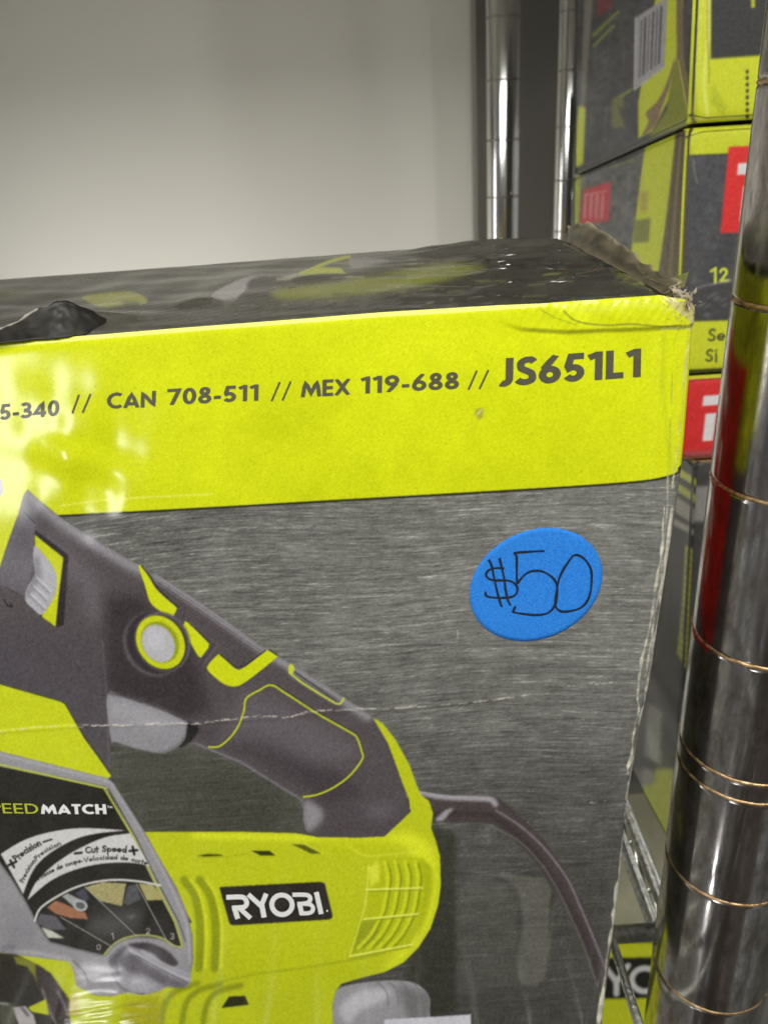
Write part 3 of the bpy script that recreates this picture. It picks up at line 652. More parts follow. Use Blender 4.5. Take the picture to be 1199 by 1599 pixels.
# wear over everything ---------------------------------------------------------
def scuff(pts, w, a, col=(216, 212, 190), br=.5):
    c = crv(pts, n=10); 
    for i in range(len(c)-1):
        if rng.random() < br:
            j = rng.normal(0, .8, 2); C.line([c[i]+j, c[i+1]+j], w*rng.uniform(.5, 1.2), col, .4, a*rng.uniform(.5, 1))
scuff([(0, 1142), (60, 1136), (130, 1134), (200, 1132), (293, 1130), (340, 1126), (400, 1118), (450, 1120), (480, 1112), (540, 1108), (640, 1104), (760, 1094), (830, 1084)], 2.2, .8, (214, 208, 192), .8)
scuff([(880, 1074), (920, 1068), (960, 1066)], 1.8, .6)
scuff([(140, 836), (240, 832), (400, 826), (520, 822)], 1.6, .55, (200, 198, 180), .55)
scuff([(500, 786), (640, 786), (760, 784)], 2, .4, (200, 200, 160), .5)
scuff([(710, 1378), (780, 1366), (860, 1352)], 1.4, .3); scuff([(715, 1476), (760, 1468)], 1.2, .35); scuff([(920, 1255), (945, 1250)], 1.8, .6)
C.fill(crv([(780, 1366), (812, 1366), (862, 1392), (850, 1528), (812, 1534), (808, 1500), (816, 1430), (804, 1385)], True, 3), (134, 132, 120), 2, .36)
C.fill([(858, 1400), (866, 1390), (856, 1470)], (50, 50, 42), 1.5, .6)
C.fill([(712, 1386), (770, 1370), (808, 1400), (806, 1540), (712, 1550)], (120, 120, 108), 3, .16)
for _ in range(160):
    x, y = rng.uniform(300, 1050), rng.uniform(800, 1590); C.line([(x, y), (x+rng.uniform(-3, 3), y+rng.uniform(-1.5, 1.5))], 1.1, (196, 192, 170), .4, rng.uniform(.1, .45))
C.line([(714, 984), (715, 996)], 1.6, (190, 188, 170), .5, .7)
C.fill(crv([(742, 640), (754, 638), (753, 652), (745, 654)], True), (150, 140, 90), 1.2, .6); C.line([(744, 648), (752, 640)], 2, (226, 222, 190), .6, .8)
# worn right edge: two pale torn fibre lines, dull tape strip
def fibre(pts, w, a, col):
    c = crv(pts, n=22); n_ = len(c); j = blur2(rng.standard_normal((1, n_)), 0, 3.0)[0]*2.0+blur2(rng.standard_normal((1, n_)), 0, 9.)[0]*4
    c = c+np.stack([j, j*0], 1); al = np.clip(.95+1.6*blur2(rng.standard_normal((1, n_)), 0, 5.)[0], .35, 1); ww = w*np.clip(.8+1.2*blur2(rng.standard_normal((1, n_)), 0, 2.)[0], .3, 1.8)
    for q in range(0, n_-3, 3): C.line(c[q:q+4], ww[q:q+4], np.array(col)*rng.uniform(.8, 1.0), .35, a*al[q])
e1 = [(1050, 790), (1042, 860), (1032, 930), (1020, 1010), (1011, 1070), (1004, 1110), (995, 1160), (986, 1205), (978, 1260), (971, 1330), (963, 1390), (957, 1440), (949, 1500), (936, 1599)]
e2 = [(1036, 790), (1032, 850), (1024, 920), (1012, 980), (1001, 1030), (997, 1075), (996, 1110), (990, 1140), (985, 1180), (980, 1210)]
e3 = [(1044, 740), (1041, 800), (1034, 880), (1024, 950), (1015, 1010), (1010, 1060)]
C.line(crv([(1072, 740), (1064, 800), (1052, 880), (1040, 950), (1024, 1060), (1004, 1180), (986, 1300), (962, 1450), (938, 1610)]), 22, (104, 102, 92), 5, .5)
fibre(e1, 5.0, 1, (232, 228, 208)); fibre(e2, 3.4, .95, (222, 217, 196)); fibre(e3, 2.6, .8, (215, 210, 188)); fibre([(x+2.5, y) for x, y in e1], 1.4, .6, (150, 138, 112))
fibre([(1074, 520), (1068, 600), (1060, 680), (1050, 760)], 3.0, .6, (232, 232, 190)); fibre([(1052, 520), (1048, 620), (1044, 700), (1040, 760)], 1.6, .5, (170, 176, 90))
C.line([(1036, 520), (1034, 600), (1040, 660), (1046, 740)], 5, (180, 190, 40), 2.5, .5)
# crushed strip under the top right edge
C.line(crv([(842, 482), (862, 494), (885, 503), (900, 507)]), 1.6, (150, 158, 50), .7, .7)
C.line(crv([(880, 486), (895, 499), (915, 505), (950, 508), (985, 506), (1030, 510), (1060, 508)]), 2.2, (120, 118, 50), .6, .85)
C.line(crv([(870, 478), (930, 482), (990, 476), (1050, 478)]), 10, (234, 240, 120), 4, .5)  # highlight above the crease, painted into the colour
C.line(crv([(1030, 515), (1060, 512), (1085, 514)]), 3, (240, 243, 180), 1, .7)
C.fill(crv([(1034, 458), (1062, 470), (1090, 480), (1092, 508), (1078, 516), (1074, 500), (1050, 482)], True), (196, 186, 150), 2, .75)
for _ in range(70):
    x, y = rng.uniform(1035, 1090), rng.uniform(462, 515); C.line([(x, y), (x+rng.uniform(-5, 5), y+rng.uniform(-4, 4))], 1.4, (232, 228, 205) if rng.random() < .6 else (120, 104, 84), .5, .6)
C.noise(4, .8, .8)

# ------------------------------------------------------------------ big lime carton
BOX = empty('tool_carton', (-.05, .195, SH), 'big worn lime and brushed grey power tool carton with a round blue price dot', 'carton')
YF = .150
# right outline of the crushed front (x at height z)
_ed = [on_y(a_, b_, YF) for a_, b_ in ((941, 1604), (954, 1500), (967, 1400), (978, 1284), (985, 1239), (1000, 1150), (1019, 1064), (1034, 960), (1050, 860), (1067, 740), (1079, 600), (1085, 520))]
_zr = [float(p_[2]) for p_ in _ed]+[-.0310, -.0285]; _xr = [float(p_[0]) for p_ in _ed]+[.0608, .0585]
def x_right(z): return np.interp(z, _zr, _xr)
def z_top(x): return np.interp(x, [-.2, -.069, .0025, .0536, .0612], [-.0303, -.0299, -.0291, -.02915, -.0310])
_ph = rng.uniform(0, 6.28, 40); _fr = rng.normal(0, 1, (40, 2))
def wav(x, z, scale, seed=0):                     # smooth random field, about unit size
    o = 0
    for k in range(8):
        f = _fr[(k+seed*5) % 40]/scale; o = o+np.sin(x*f[0]*(1+.3*k)+z*f[1]*(1+.3*k)+_ph[(k+seed*3) % 40])/(1+.3*k)
    return o/2.2
def smooth(a, b, x): t = np.clip((x-a)/(b-a), 0, 1); return t*t*(3-2*t)
_fp = [on_y(a_, b_, YF) for a_, b_ in ((-200, 1146), (0, 1142), (130, 1134), (293, 1130), (450, 1120), (540, 1108), (640, 1104), (760, 1094), (830, 1084))]
_fx = [float(p_[0]) for p_ in _fp]; _fz = [float(p_[2]) for p_ in _fp]
def bulge(x, z):                                  # + is toward the viewer
    x = np.asarray(x, float); z = np.asarray(z, float)
    d = .00035*wav(x, z, .03)+.00010*wav(x, z, .009, 1)
    er = x_right(z)-x; d = d-.0016*np.exp(-np.maximum(er, 0)/.0012)
    et = z_top(x)-z; d = d-.0006*np.exp(-np.maximum(et, 0)/.0006)
    # fold across the face at the printed grip
    zf = np.interp(x, _fx, _fz); w = smooth(.034, .026, x)
    d = d+.00012*w*np.exp(-((z-zf)/.0006)**2)
    # crushed strip, upper right
    zc = np.interp(x, [.02, .028, .036, .06], [-.0305, -.0335, -.0345, -.0352])
    w = smooth(.022, .032, x)
    d = d+w*.0007*smooth(-.0008, .0004, z-zc)+w*.00022*wav(x, z, .0022, 2)*smooth(-.003, .003, z-zc)
    # dents and crinkles that break up the glare at the left
    w = np.exp(-((x+.058)/.012)**2-((z+.054)/.016)**2); d = d+w*(.00060*wav(x, z, .011, 3)+.00010*wav(x, z, .0035, 6))
    w = np.exp(-((x+.085)/.012)**2-((z+.226)/.012)**2); d = d+w*.00016*wav(x*.5, z*1.8, .0020, 4)
    # tape ridges beside the right edge
    for off, amp_ in ((.0035, .0002), (.0055, -.0002)): d = d+amp_*np.exp(-((er-off)/.0005)**2)
    return d
zc_ = np.array([on_y(525, p, YF)[2] for p in np.arange(497, 1604, 1.4)])
zc_[0] = -.0292
zc_ = zc_[zc_ > SH+.0005]; zc_ = np.r_[zc_, np.linspace(zc_[-1]-.0003, SH+.0003, 6)]
sx = np.r_[np.linspace(-.20, -.128, 60), np.linspace(-.1279, .0526, 960)]
s01 = (sx-sx[0])/(sx[-1]-sx[0])
X = sx[0]+s01[None]*(x_right(zc_)[:, None]-sx[0]); Z = np.repeat(zc_[:, None], len(sx), 1)
Z = Z+(z_top(X)-zc_[0])*np.exp(-(zc_[0]-Z)/.004)
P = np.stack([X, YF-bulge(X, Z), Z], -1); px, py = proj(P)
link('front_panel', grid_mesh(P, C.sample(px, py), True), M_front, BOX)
DEP = .090
# side, back and base of the carton
mb = MB(); zt = -.0305
L_, R_ = -.199, .0575
mb.add([(-.1995, YF+.002, SH), (-.1995, YF+DEP, SH), (-.1995, YF+DEP, zt), (-.1995, YF+.002, zt)], [(0, 1, 2, 3)])
mb.build('side_panel', M_carton_dark, BOX)
zs = np.linspace(SH+.0003, zt, 120); ysd = np.linspace(YF+.0022, YF+DEP, 40)
Zs, Ys = np.meshgrid(zs, ysd, indexing='ij'); Xs = x_right(Zs)-.0004-.003*(Ys-YF)/DEP+.0003*wav(Ys, Zs, .02, 2)
def on_(z0, z1, y0, y1): return ((Zs > z0) & (Zs < z1) & (Ys > y0) & (Ys < y1))[..., None]
def cl(*c): return lin(np.array(c)/255)
sc = np.where(on_(-.072, 0, 0, 1), cl(200, 209, 20), cl(92, 92, 90))
sc = np.where(on_(-.125, -.050, .160, .228), cl(232, 34, 30), sc)
for z0, z1, y0, y1 in ((-.066, -.060, .180, .216), (-.082, -.073, .180, .186), (-.082, -.073, .196, .202), (-.082, -.073, .210, .216), (-.100, -.092, .182, .214), (-.112, -.104, .182, .190), (-.112, -.104, .204, .214)):
    sc = np.where(on_(z0, z1, y0, y1), cl(245, 244, 240), sc)
sc = np.where(on_(-.2, -.19, .17, .22), cl(150, 152, 60), sc)
link('side_panel', grid_mesh(np.stack([Xs, Ys, Zs], -1), sc), M_stack, BOX)
mb = MB(); mb.add([(-.2, YF+DEP, SH), (.05, YF+DEP, SH), (.054, YF+DEP, zt), (-.2, YF+DEP, zt)], [(0, 1, 2, 3)])
mb.add([(-.2, YF+.002, SH+.0001), (.052, YF+.002, SH+.0001), (.05, YF+DEP, SH+.0001), (-.2, YF+DEP, SH+.0001)], [(0, 1, 2, 3)])
mb.build('back_panel', M_board, BOX, False)

# top panel artwork
T = Canvas(-330, 330, 1110, 600, (78, 76, 66))
T.mottle(5, 50); T.mottle(5, 12)
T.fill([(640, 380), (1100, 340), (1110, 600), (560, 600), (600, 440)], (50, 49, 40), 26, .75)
for k in range(46):
    y = rng.uniform(390, 540); x = rng.uniform(-300, 900); T.line([(x, y), (x+rng.uniform(60, 240), y-rng.uniform(5, 17))], rng.uniform(1.5, 6), (96, 92, 82) if k % 2 else (52, 50, 42), 2.5, .5)
T.fill(crv([(0, 425), (200, 412), (500, 398), (880, 376), (880, 380), (560, 415), (300, 440), (0, 452)], True), (92, 90, 80), 5, .6)
T.fill(crv([(130, 462), (190, 455), (212, 457), (230, 467), (226, 475), (200, 476), (160, 480), (135, 470)], True), (150, 152, 58), 1.6, .95)
T.fill([(190, 470), (220, 472), (214, 480), (195, 478)], (66, 68, 44), 1.8, .8)
T.fill([(0, 450), (40, 452), (60, 462), (0, 470)], (96, 98, 56), 4, .6)
T.fill(crv([(330, 462), (360, 442), (395, 430), (425, 430), (395, 445), (378, 458), (362, 470)], True), (172, 168, 164), 1.6, .9)
T.fill(crv([(390, 438), (415, 429), (425, 436), (415, 452), (388, 452)], True), (72, 68, 66), 2, .9)
T.fill(crv([(432, 434), (470, 424), (530, 404), (550, 400), (505, 416), (480, 432), (440, 438)], True), (176, 174, 150), 1.6, .9)
T.line(crv([(545, 401), (522, 406), (500, 414), (478, 425)]), 4.8, (190, 196, 50), 1, 1)
T.fill([(468, 424), (500, 417), (532, 418), (540, 427), (470, 430)], (190, 197, 40), 1.2, 1)
T.fill(crv([(455, 436), (500, 428), (540, 430), (535, 442), (480, 447)], True), (58, 56, 46), 1.3, .95)
T.fill(crv([(430, 452), (520, 440), (600, 426), (700, 410), (760, 418), (640, 450), (540, 462), (440, 468)], True), (140, 146, 48), 4, .85)
T.fill(crv([(545, 404), (580, 402), (610, 408), (580, 414), (550, 420)], True), (150, 146, 142), 1.6, .85)
T.line([(570, 432), (600, 430), (632, 432)], 3.5, (70, 74, 30), 1.2, .9)
T.line([(300, 490), (420, 484), (560, 478)], 1.4, (52, 50, 42), .7, .9)
for _ in range(60):
    x, y = rng.uniform(0, 860), rng.uniform(410, 520); T.line([(x, y), (x+rng.uniform(-6, 6), y+rng.uniform(-1, 1))], 1.2, (150, 148, 134), .5, .4)
T.line([(30, 524), (62, 519)], 2, (130, 126, 112), .8, .7)
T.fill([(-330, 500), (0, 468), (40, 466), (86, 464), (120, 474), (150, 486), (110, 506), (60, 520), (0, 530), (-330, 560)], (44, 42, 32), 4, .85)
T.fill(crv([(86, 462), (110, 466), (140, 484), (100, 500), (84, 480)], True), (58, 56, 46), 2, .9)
T.line([(30, 526), (62, 520)], 2, (140, 136, 120), .8, .8)
for k in range(26):
    x = rng.uniform(690, 900); y = rng.uniform(400, 475); T.line([(x, y), (x+rng.uniform(40, 120), y-rng.uniform(2, 9))], rng.uniform(3, 8), (40, 39, 30), 2.5, .45)
for k in range(70):
    x_q, y_q = rng.uniform(330, 860), rng.uniform(396, 480); T.line([(x_q, y_q), (x_q+rng.uniform(4, 40), y_q-rng.uniform(0, 3))], rng.uniform(1, 2.4), ((150, 152, 70), (40, 38, 30), (170, 166, 156))[k % 3], .8, rng.uniform(.3, .7))
T.noise(3.5, .8, .8)
T.line(crv([(1030, 456), (960, 420), (905, 392), (880, 380)]), 2.2, (150, 140, 108), .8, .7)
def top_h(x, y):
    f = (y-YF)/DEP
    d = .0005*wav(x, y, .02, 5)*np.sin(pi*np.clip(f, 0, 1))
    w = smooth(-.004, .026, x)*smooth(.062, .05, x); d = d+w*(.0009*wav(x*.22, y, .0065, 6)+.00035*wav(x*.5, y, .0025, 4))+.00009*wav(x*.4, y, .003, 2)
    # lifted, crumpled lip at the left (bulges up, dark hollow behind)
    w = np.exp(-((x+.0565)/.009)**2-((y-.163)/.006)**2); d = d+w*.0022
    w = np.exp(-((x+.0645)/.010)**2-((y-.154)/.0035)**2); d = d+w*.0012
    w = np.exp(-((x+.037)/.0035)**2-((y-.176)/.004)**2); d = d+w*.0006
    return d
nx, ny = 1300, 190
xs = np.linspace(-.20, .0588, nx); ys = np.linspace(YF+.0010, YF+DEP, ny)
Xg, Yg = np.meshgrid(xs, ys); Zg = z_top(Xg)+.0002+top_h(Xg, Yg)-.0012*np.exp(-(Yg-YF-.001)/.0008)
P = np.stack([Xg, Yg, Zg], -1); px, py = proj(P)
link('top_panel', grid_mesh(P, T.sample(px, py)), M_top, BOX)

# ------------------------------------------------------------------ flat lettering laid on the front
def ribbon(mb, pts, w, lift, closed=False, clampy=None, surf=bulge, maxseg=6.0):
    p = np.asarray(pts, float)
    if np.hypot(*(p[0]-p[-1])) < 1e-6: closed = True; p = p[:-1]
    q = []
    n = len(p)
    for i in range(n if closed else n-1):
        a, b = p[i], p[(i+1) % n]; k = max(1, int(np.hypot(*(b-a))/maxseg))
        q += [a+(b-a)*j/k for j in range(k)]
    if not closed: q.append(p[-1])
    q = np.array(q); n = len(q); w = np.broadcast_to(np.asarray(w, float), (n,)) if np.ndim(w) == 0 else np.interp(np.linspace(0, 1, n), np.linspace(0, 1, len(w)), w)
    L, R = [], []
    for i in range(n):
        a = q[i-1] if (i > 0 or closed) else None; b = q[(i+1) % n] if (i < n-1 or closed) else None
        d1 = (q[i]-a)/max(np.hypot(*(q[i]-a)), 1e-9) if a is not None else None; d2 = (b-q[i])/max(np.hypot(*(b-q[i])), 1e-9) if b is not None else None
        if d1 is None: d1 = d2
        if d2 is None: d2 = d1
        n1 = np.array([-d1[1], d1[0]]); n2 = np.array([-d2[1], d2[0]]); m = n1+n2; m /= max(np.hypot(*m), 1e-6)
        s = 1/max(m@n1, .42); L.append(q[i]+m*w[i]/2*s); R.append(q[i]-m*w[i]/2*s)
    V = L+R; f = [(i, (i+1) % n, n+(i+1) % n, n+i) for i in range(n if closed else n-1)]
    return V, f
def put_text(mb, txt, org, ux, uy, t, lift, gap=.10, widths=None):
    """glyph units -> photo-traced print coordinates -> the carton's front plane"""
    h = t/2; lay, L = text_layout(txt, h, gap); k = 0
    for x0, ls in lay:
        for l in ls:
            V, f = ribbon(None, [(x0+x, y) for x, y in l], t, lift, maxseg=.25)
            out = []
            for (x, y) in V:
                y = min(max(y, 0), 1) if txt not in ('/',) else y
                p = (org[0]+ux[0]*x+uy[0]*y, org[1]+ux[1]*x+uy[1]*y)
                out.append(face_pt(p, lift+k*.000004))
            mb.add(out, f); k = (k+1) % 6
    return L
def face_pt(p, lift):
    P_ = on_y(p[0], p[1], YF); return (P_[0], YF-float(bulge(P_[0], P_[2]))-lift, P_[2])
def fit_text(mb, txt, x0, y0, x1, y1, hgt, t, gap, lift=.00009, lean=.02):
    _, L = text_layout(txt, t/2, gap)
    put_text(mb, txt, (x0, y0), ((x1-x0)/L, (y1-y0)/L), (hgt*lean, -hgt), t, lift, gap)
mb = MB()
fit_text(mb, '5-340', 1, 655.5, 93, 649, 25, .195, .09)
fit_text(mb, 'CAN', 167, 639, 243, 636, 25.5, .195, .06)
fit_text(mb, '708-511', 261, 633.5, 404, 626, 25.5, .195, .09)
fit_text(mb, 'MEX', 470, 621, 546, 617, 26, .195, .06)
fit_text(mb, '119-688', 563, 615, 716, 606.5, 26.5, .195, .09)
fit_text(mb, 'JS651L1', 777, 604, 1000, 588, 44.5, .215, .08)
for a, b in (((114, 645), (124, 616)), ((130, 644), (142, 615)), ((424, 627), (437, 597)), ((441, 626), (454, 596)), ((731, 608), (744, 578)), ((748, 607), (762, 577))):
    V, f = ribbon(None, [a, b], 3.0, 0); mb.add([face_pt(p, .00009) for p in V], f)
mb.build('printed_lettering', M_ink, BOX, False)

# badge letters (wide rounded white capitals)
def bad(*a): return Z3(*a)
mb = MB(); lf = .00012
def Zb(*a): return [(330+x/5.995, 1360+y/5.995) for x, y in a]
k = 0
for s_, sm3, wd in (([(142, 241), (280, 238), (320, 258), (334, 295), (318, 325), (290, 334), (196, 340)], 1, 7.4), ([(219, 340), (250, 442)], 0, 8.0), ([(262, 338), (370, 436)], 0, 7.2),
                ([(348, 214), (468, 322), (516, 206)], 0, 7.4), ([(472, 300), (496, 428)], 0, 8.0),
                (ell(663, 309, 95, 92, 12, 40)+[ell(663, 309, 95, 92, 12, 40)[0]], 0, 7.6),
                ([(760, 212), (880, 210), (920, 225), (926, 258), (905, 284), (860, 296), (806, 300)], 1, 6.8), ([(828, 300), (850, 403)], 0, 7.6), ([(860, 296), (925, 302), (952, 330), (946, 365), (915, 384), (836, 390)], 1, 6.4), ([(984, 182), (1030, 392)], 0, 7.6)):
    V, f = ribbon(None, crv(Zb(*s_), n=4) if sm3 else Zb(*s_), wd, 0); mb.add([face_pt(p, lf+k*.000005) for p in V], f); k += 1
V, f = ribbon(None, Zb((1078, 360), (1092, 362)), 3, 0); mb.add([face_pt(p, lf) for p in V], f)
mb.build('badge_lettering', M_white, BOX, False)

mb = MB(); fit_text(mb, 'PEED', -12, 1268, 62, 1269, 15.5, .13, .10, .0001, -.15)
mb.build('panel_lettering', mat_plain('lime print ink', rgb(178, 186, 40), .45, .2, .03, 900, 900, .00002), BOX, False)
mb = MB(); fit_text(mb, 'MATCH', 66, 1269.5, 167, 1271.5, 15.5, .22, .07, .0001, -.1)
fit_text(mb, 'TM', 168, 1262, 176, 1262.4, 3.6, .16, .1, .0001, 0)
mb.build('panel_lettering', M_white, BOX, False)

# price dot ---------------------------------------------------------------------
sp = [(733, 930), (745, 880), (790, 838), (850, 824), (900, 842), (932, 880), (939, 910), (925, 945), (880, 980), (830, 1000), (780, 985), (742, 960)]
q = np.array([on_y(*p, YF) for p in sp]); cx, cz = (q[:, 0].max()+q[:, 0].min())/2, (q[:, 2].max()+q[:, 2].min())/2
m_, nt, b_ = new_mat('blue dot paper'); tcn = nt.nodes.new('ShaderNodeTexCoord'); nzn = nt.nodes.new('ShaderNodeTexNoise'); nzn.inputs['Scale'].default_value = 2200; nzn.inputs['Detail'].default_value = 3
crn = nt.nodes.new('ShaderNodeValToRGB'); crn.color_ramp.elements[0].position = .35; crn.color_ramp.elements[1].position = .68
crn.color_ramp.elements[0].color = rgb(38, 118, 208); crn.color_ramp.elements[1].color = rgb(52, 137, 225)
nt.links.new(tcn.outputs['Object'], nzn.inputs['Vector']); nt.links.new(nzn.outputs['Fac'], crn.inputs[0]); nt.links.new(crn.outputs[0], b_.inputs['Base Color']); b_.inputs['Roughness'].default_value = .8
b_.inputs['Specular IOR Level'].default_value = .15
mb = MB()
Lc = np.linalg.cholesky(np.array([[103.5**2, -1650.], [-1650., 88.2**2]])); th_ = np.arange(96)*2*pi/96
cc = np.array([836.5, 912.]); a = cc+(Lc@np.stack([np.cos(th_), np.sin(th_)])).T
rings_ = [0, .25, .5, .75, .93, 1.0]; n = len(a); vs = []
for k, r in enumerate(rings_[1:]):
    for p in a: vs.append(face_pt(cc+(p-cc)*r, .00020 if r < 1 else .00017))
for p in a: vs.append(face_pt(p, .00001))
vs.append(face_pt(cc, .00022)); ci = len(vs)-1
fs = [(i, (i+1) % n, ci) for i in range(n)]+[(k*n+i, (k+1)*n+i, (k+1)*n+(i+1) % n, k*n+(i+1) % n) for k in range(5) for i in range(n)]
mb.add(vs, fs); dot = mb.build('price_sticker', m_, BOX, True)
def S(*a): return [(700+x/3.997, 780+y/3.997) for x, y in a]
mb = MB(); pen = [
 [(248, 368), (268, 410), (282, 480), (300, 560), (318, 630), (331, 664)],
 [(316, 358), (328, 410), (344, 480), (355, 560), (368, 620), (386, 655)],
 [(346, 424), (300, 422), (255, 432), (234, 455), (240, 480), (270, 497), (320, 500), (375, 502), (412, 520), (428, 548), (422, 580), (400, 600), (350, 608), (290, 608), (245, 600), (230, 588), (232, 570)],
 [(596, 316), (540, 318), (480, 322), (416, 326), (410, 332), (422, 350), (424, 420), (424, 470), (428, 516), (450, 490), (480, 460), (520, 442), (575, 442), (620, 462), (655, 492), (674, 530), (676, 580), (666, 640), (640, 685), (600, 708), (540, 714), (470, 708), (410, 698), (402, 690), (416, 660)],
 [(775, 345), (745, 385), (710, 440), (685, 500), (672, 570), (664, 630), (668, 665), (690, 688), (720, 694), (780, 686), (830, 665), (865, 625), (884, 570), (890, 500), (888, 440), (868, 395), (835, 358), (800, 342), (776, 346)]]
for i, s_ in enumerate(pen):
    c = crv(S(*s_), n=6); c[-1] = c[-1]+.3
    V, f = ribbon(None, c, 3.5+.5*np.sin(np.arange(len(c))*.35+i), 0, maxseg=4); mb.add([face_pt(p, .00027+i*.000012) for p in V], f)
hw = mb.build('handwriting', M_pen, dot, False)
hw.matrix_parent_inverse = Matrix.Identity(4)

# torn flap of film and board standing up along the carton's right top edge
def strip_mesh(A, B, n, m, rough, seed):
    A = crv(A, n=n); B = crv(B, n=n); r = np.random.default_rng(seed); k = min(len(A), len(B)); A = A[:k]; B = B[:k]
    t = np.linspace(0, 1, m)[None, :, None]; Pm = A[:, None]*(1-t)+B[:, None]*t
    nz = np.stack([blur2(r.standard_normal((k, m)), 1.2) for _ in range(3)], -1); nz /= nz.std()
    Pm = Pm+nz*rough*(np.linspace(.2, 1, m)[None, :, None]); return Pm
def on_x(px, py, x): return on_plane(px, py, (x, 0, 0), np.array([1., 0, 0]))
low = [on_z(*p, -.0292) for p in ((884, 378), (905, 389), (945, 410), (990, 434), (1035, 459))]
low = [np.array([p[0], p[1], -.0294]) for p in low]
up_px = [(888, 352), (918, 350), (948, 366), (975, 388), (1005, 410), (1035, 428), (1062, 446)]
def lift_to(px, py, y): return on_y(px, py, y)
ysl = np.linspace(low[0][1]+.004, low[-1][1]+.001, len(up_px))
up = [lift_to(p[0], p[1], y) for p, y in zip(up_px, ysl)]
low_i = [np.array([np.interp(k, np.linspace(0, 1, 5), [q_[j] for q_ in low]) for j in range(3)]) for k in np.linspace(0, 1, 7)]
Pm = strip_mesh(low_i, up, 12, 14, .00022, 3)
fc = np.zeros(Pm.shape); rr = np.random.default_rng(5); nn = blur2(rr.standard_normal(Pm.shape[:2]), 1.5); nn /= nn.std()
tt = np.linspace(0, 1, Pm.shape[1])[None]
fc[:] = lin(np.array([98, 88, 66])/255); fc *= np.clip(1+.25*nn, .4, 1.8)[..., None]
fc = fc*(1-.45*np.exp(-((tt-.35)/.2)**2))[..., None]+lin(np.array([150, 140, 116])/255)*(np.exp(-((tt-1)/.07)**2))[..., None]*.8
fl = link('torn_flap', grid_mesh(Pm, np.clip(fc, 0, 1)), M_top, BOX)
sm_ = fl.modifiers.new('thick', 'SOLIDIFY'); sm_.thickness = .0004
# dark crumpled lip lifted off the top at the left
lo_ = [on_z(a_, b_, -.0298) for a_, b_ in ((-90, 545), (-40, 541), (0, 537), (30, 534), (60, 531), (90, 529), (115, 526), (140, 522), (165, 516))]
hi_ = [on_y(a_, b_, float(lo_[k][1])+.0045) for k, (a_, b_) in enumerate(((-90, 528), (-40, 520), (2, 514), (28, 504), (47, 490), (84, 473), (112, 474), (145, 489), (172, 503)))]
Pm = strip_mesh([np.array(q_) for q_ in lo_], [np.array(q_) for q_ in hi_], 10, 22, .00011, 8)
nn = blur2(np.random.default_rng(9).standard_normal(Pm.shape[:2]), 1.6, 3); nn /= nn.std(); tt = np.linspace(0, 1, Pm.shape[1])[None]
fc = np.broadcast_to(lin(np.array([32, 30, 23])/255), Pm.shape)*np.clip(1+.35*nn, .3, 2)[..., None]
xx_l = np.linspace(0, 1, Pm.shape[0])[:, None]
fc = fc+lin(np.array([168, 164, 150])/255)*((tt > .94)*(xx_l < .56))[..., None]*.9
lp = link('torn_lip', grid_mesh(Pm, np.clip(fc, 0, 1)), M_stack, BOX); sm_ = lp.modifiers.new('thick', 'SOLIDIFY'); sm_.thickness = .0003
# crushed, fuzzy corner of grey board
r = np.random.default_rng(11); vs = []; fs = []
c0 = on_y(1072, 470, YF+.001)
for k in range(40):
    q_ = r.normal(0, 1, 3)*np.array([.0010, .0012, .0013])
    q_[2] -= abs(q_[0])*.3; p = c0+q_; d1 = r.normal(0, 1, 3); d1 /= np.linalg.norm(d1); d2 = np.cross(d1, r.normal(0, 1, 3)); d2 /= np.linalg.norm(d2)
    a_, b2 = r.uniform(.0002, .0006), r.uniform(.0001, .0003); n = len(vs)
    vs += [p-d1*a_-d2*b2, p+d1*a_-d2*b2*.6, p+d1*a_*.8+d2*b2, p-d1*a_*.7+d2*b2*.8]; fs.append((n, n+1, n+2, n+3))
for k in range(16):                                # folded ragged plies
    d1 = r.normal(0, 1, 3); d1 /= np.linalg.norm(d1); d2 = np.cross(d1, r.normal(0, 1, 3)); d2 /= np.linalg.norm(d2); d3 = np.cross(d1, d2)
    la, lb = r.uniform(.0016, .0034), r.uniform(.0010, .0022); cen = c0+r.normal(0, 1, 3)*np.array([.0007, .0009, .0010])+np.array([-.0006, .0004, -.0004])
    n0 = len(vs); NA, NB = 14, 8; h_ = blur2(r.standard_normal((NB, NA)), 1.1); h_ /= h_.std()
    for b_i in range(NB):
        for a_i in range(NA):
            a_, b_ = a_i/(NA-1)-.5, b_i/(NB-1)-.5; edge = 1+.25*r.normal() if b_i in (0, NB-1) or a_i in (0, NA-1) else 1
            vs.append(cen+d1*la*a_*edge+d2*lb*b_*edge+d3*(.00022*h_[b_i, a_i]+.0012*a_*a_*(1 if k % 2 else -1)))
    fs += [(n0+i_*NA+j_, n0+i_*NA+j_+1, n0+(i_+1)*NA+j_+1, n0+(i_+1)*NA+j_) for i_ in range(NB-1) for j_ in range(NA-1)]
link('torn_corner', mesh_from(vs, fs), mat_plain('torn grey board', rgb(176, 164, 140), .9, 0, .3, 900, 2500, .0002), BOX, False)
# one small spike of film behind the corner
mb = MB(); a_, b2, c2, d2_ = [on_y(*p, YF+.012) for p in ((1040, 437), (1075, 424), (1068, 448), (1052, 452))]
mb.add([a_, b2, c2, d2_], [(0, 1, 2, 3)]); mb.build('film_scrap', mat_plain('dull film', rgb(120, 124, 70), .3, .5, .2, 900, 900, .0001), BOX, False)

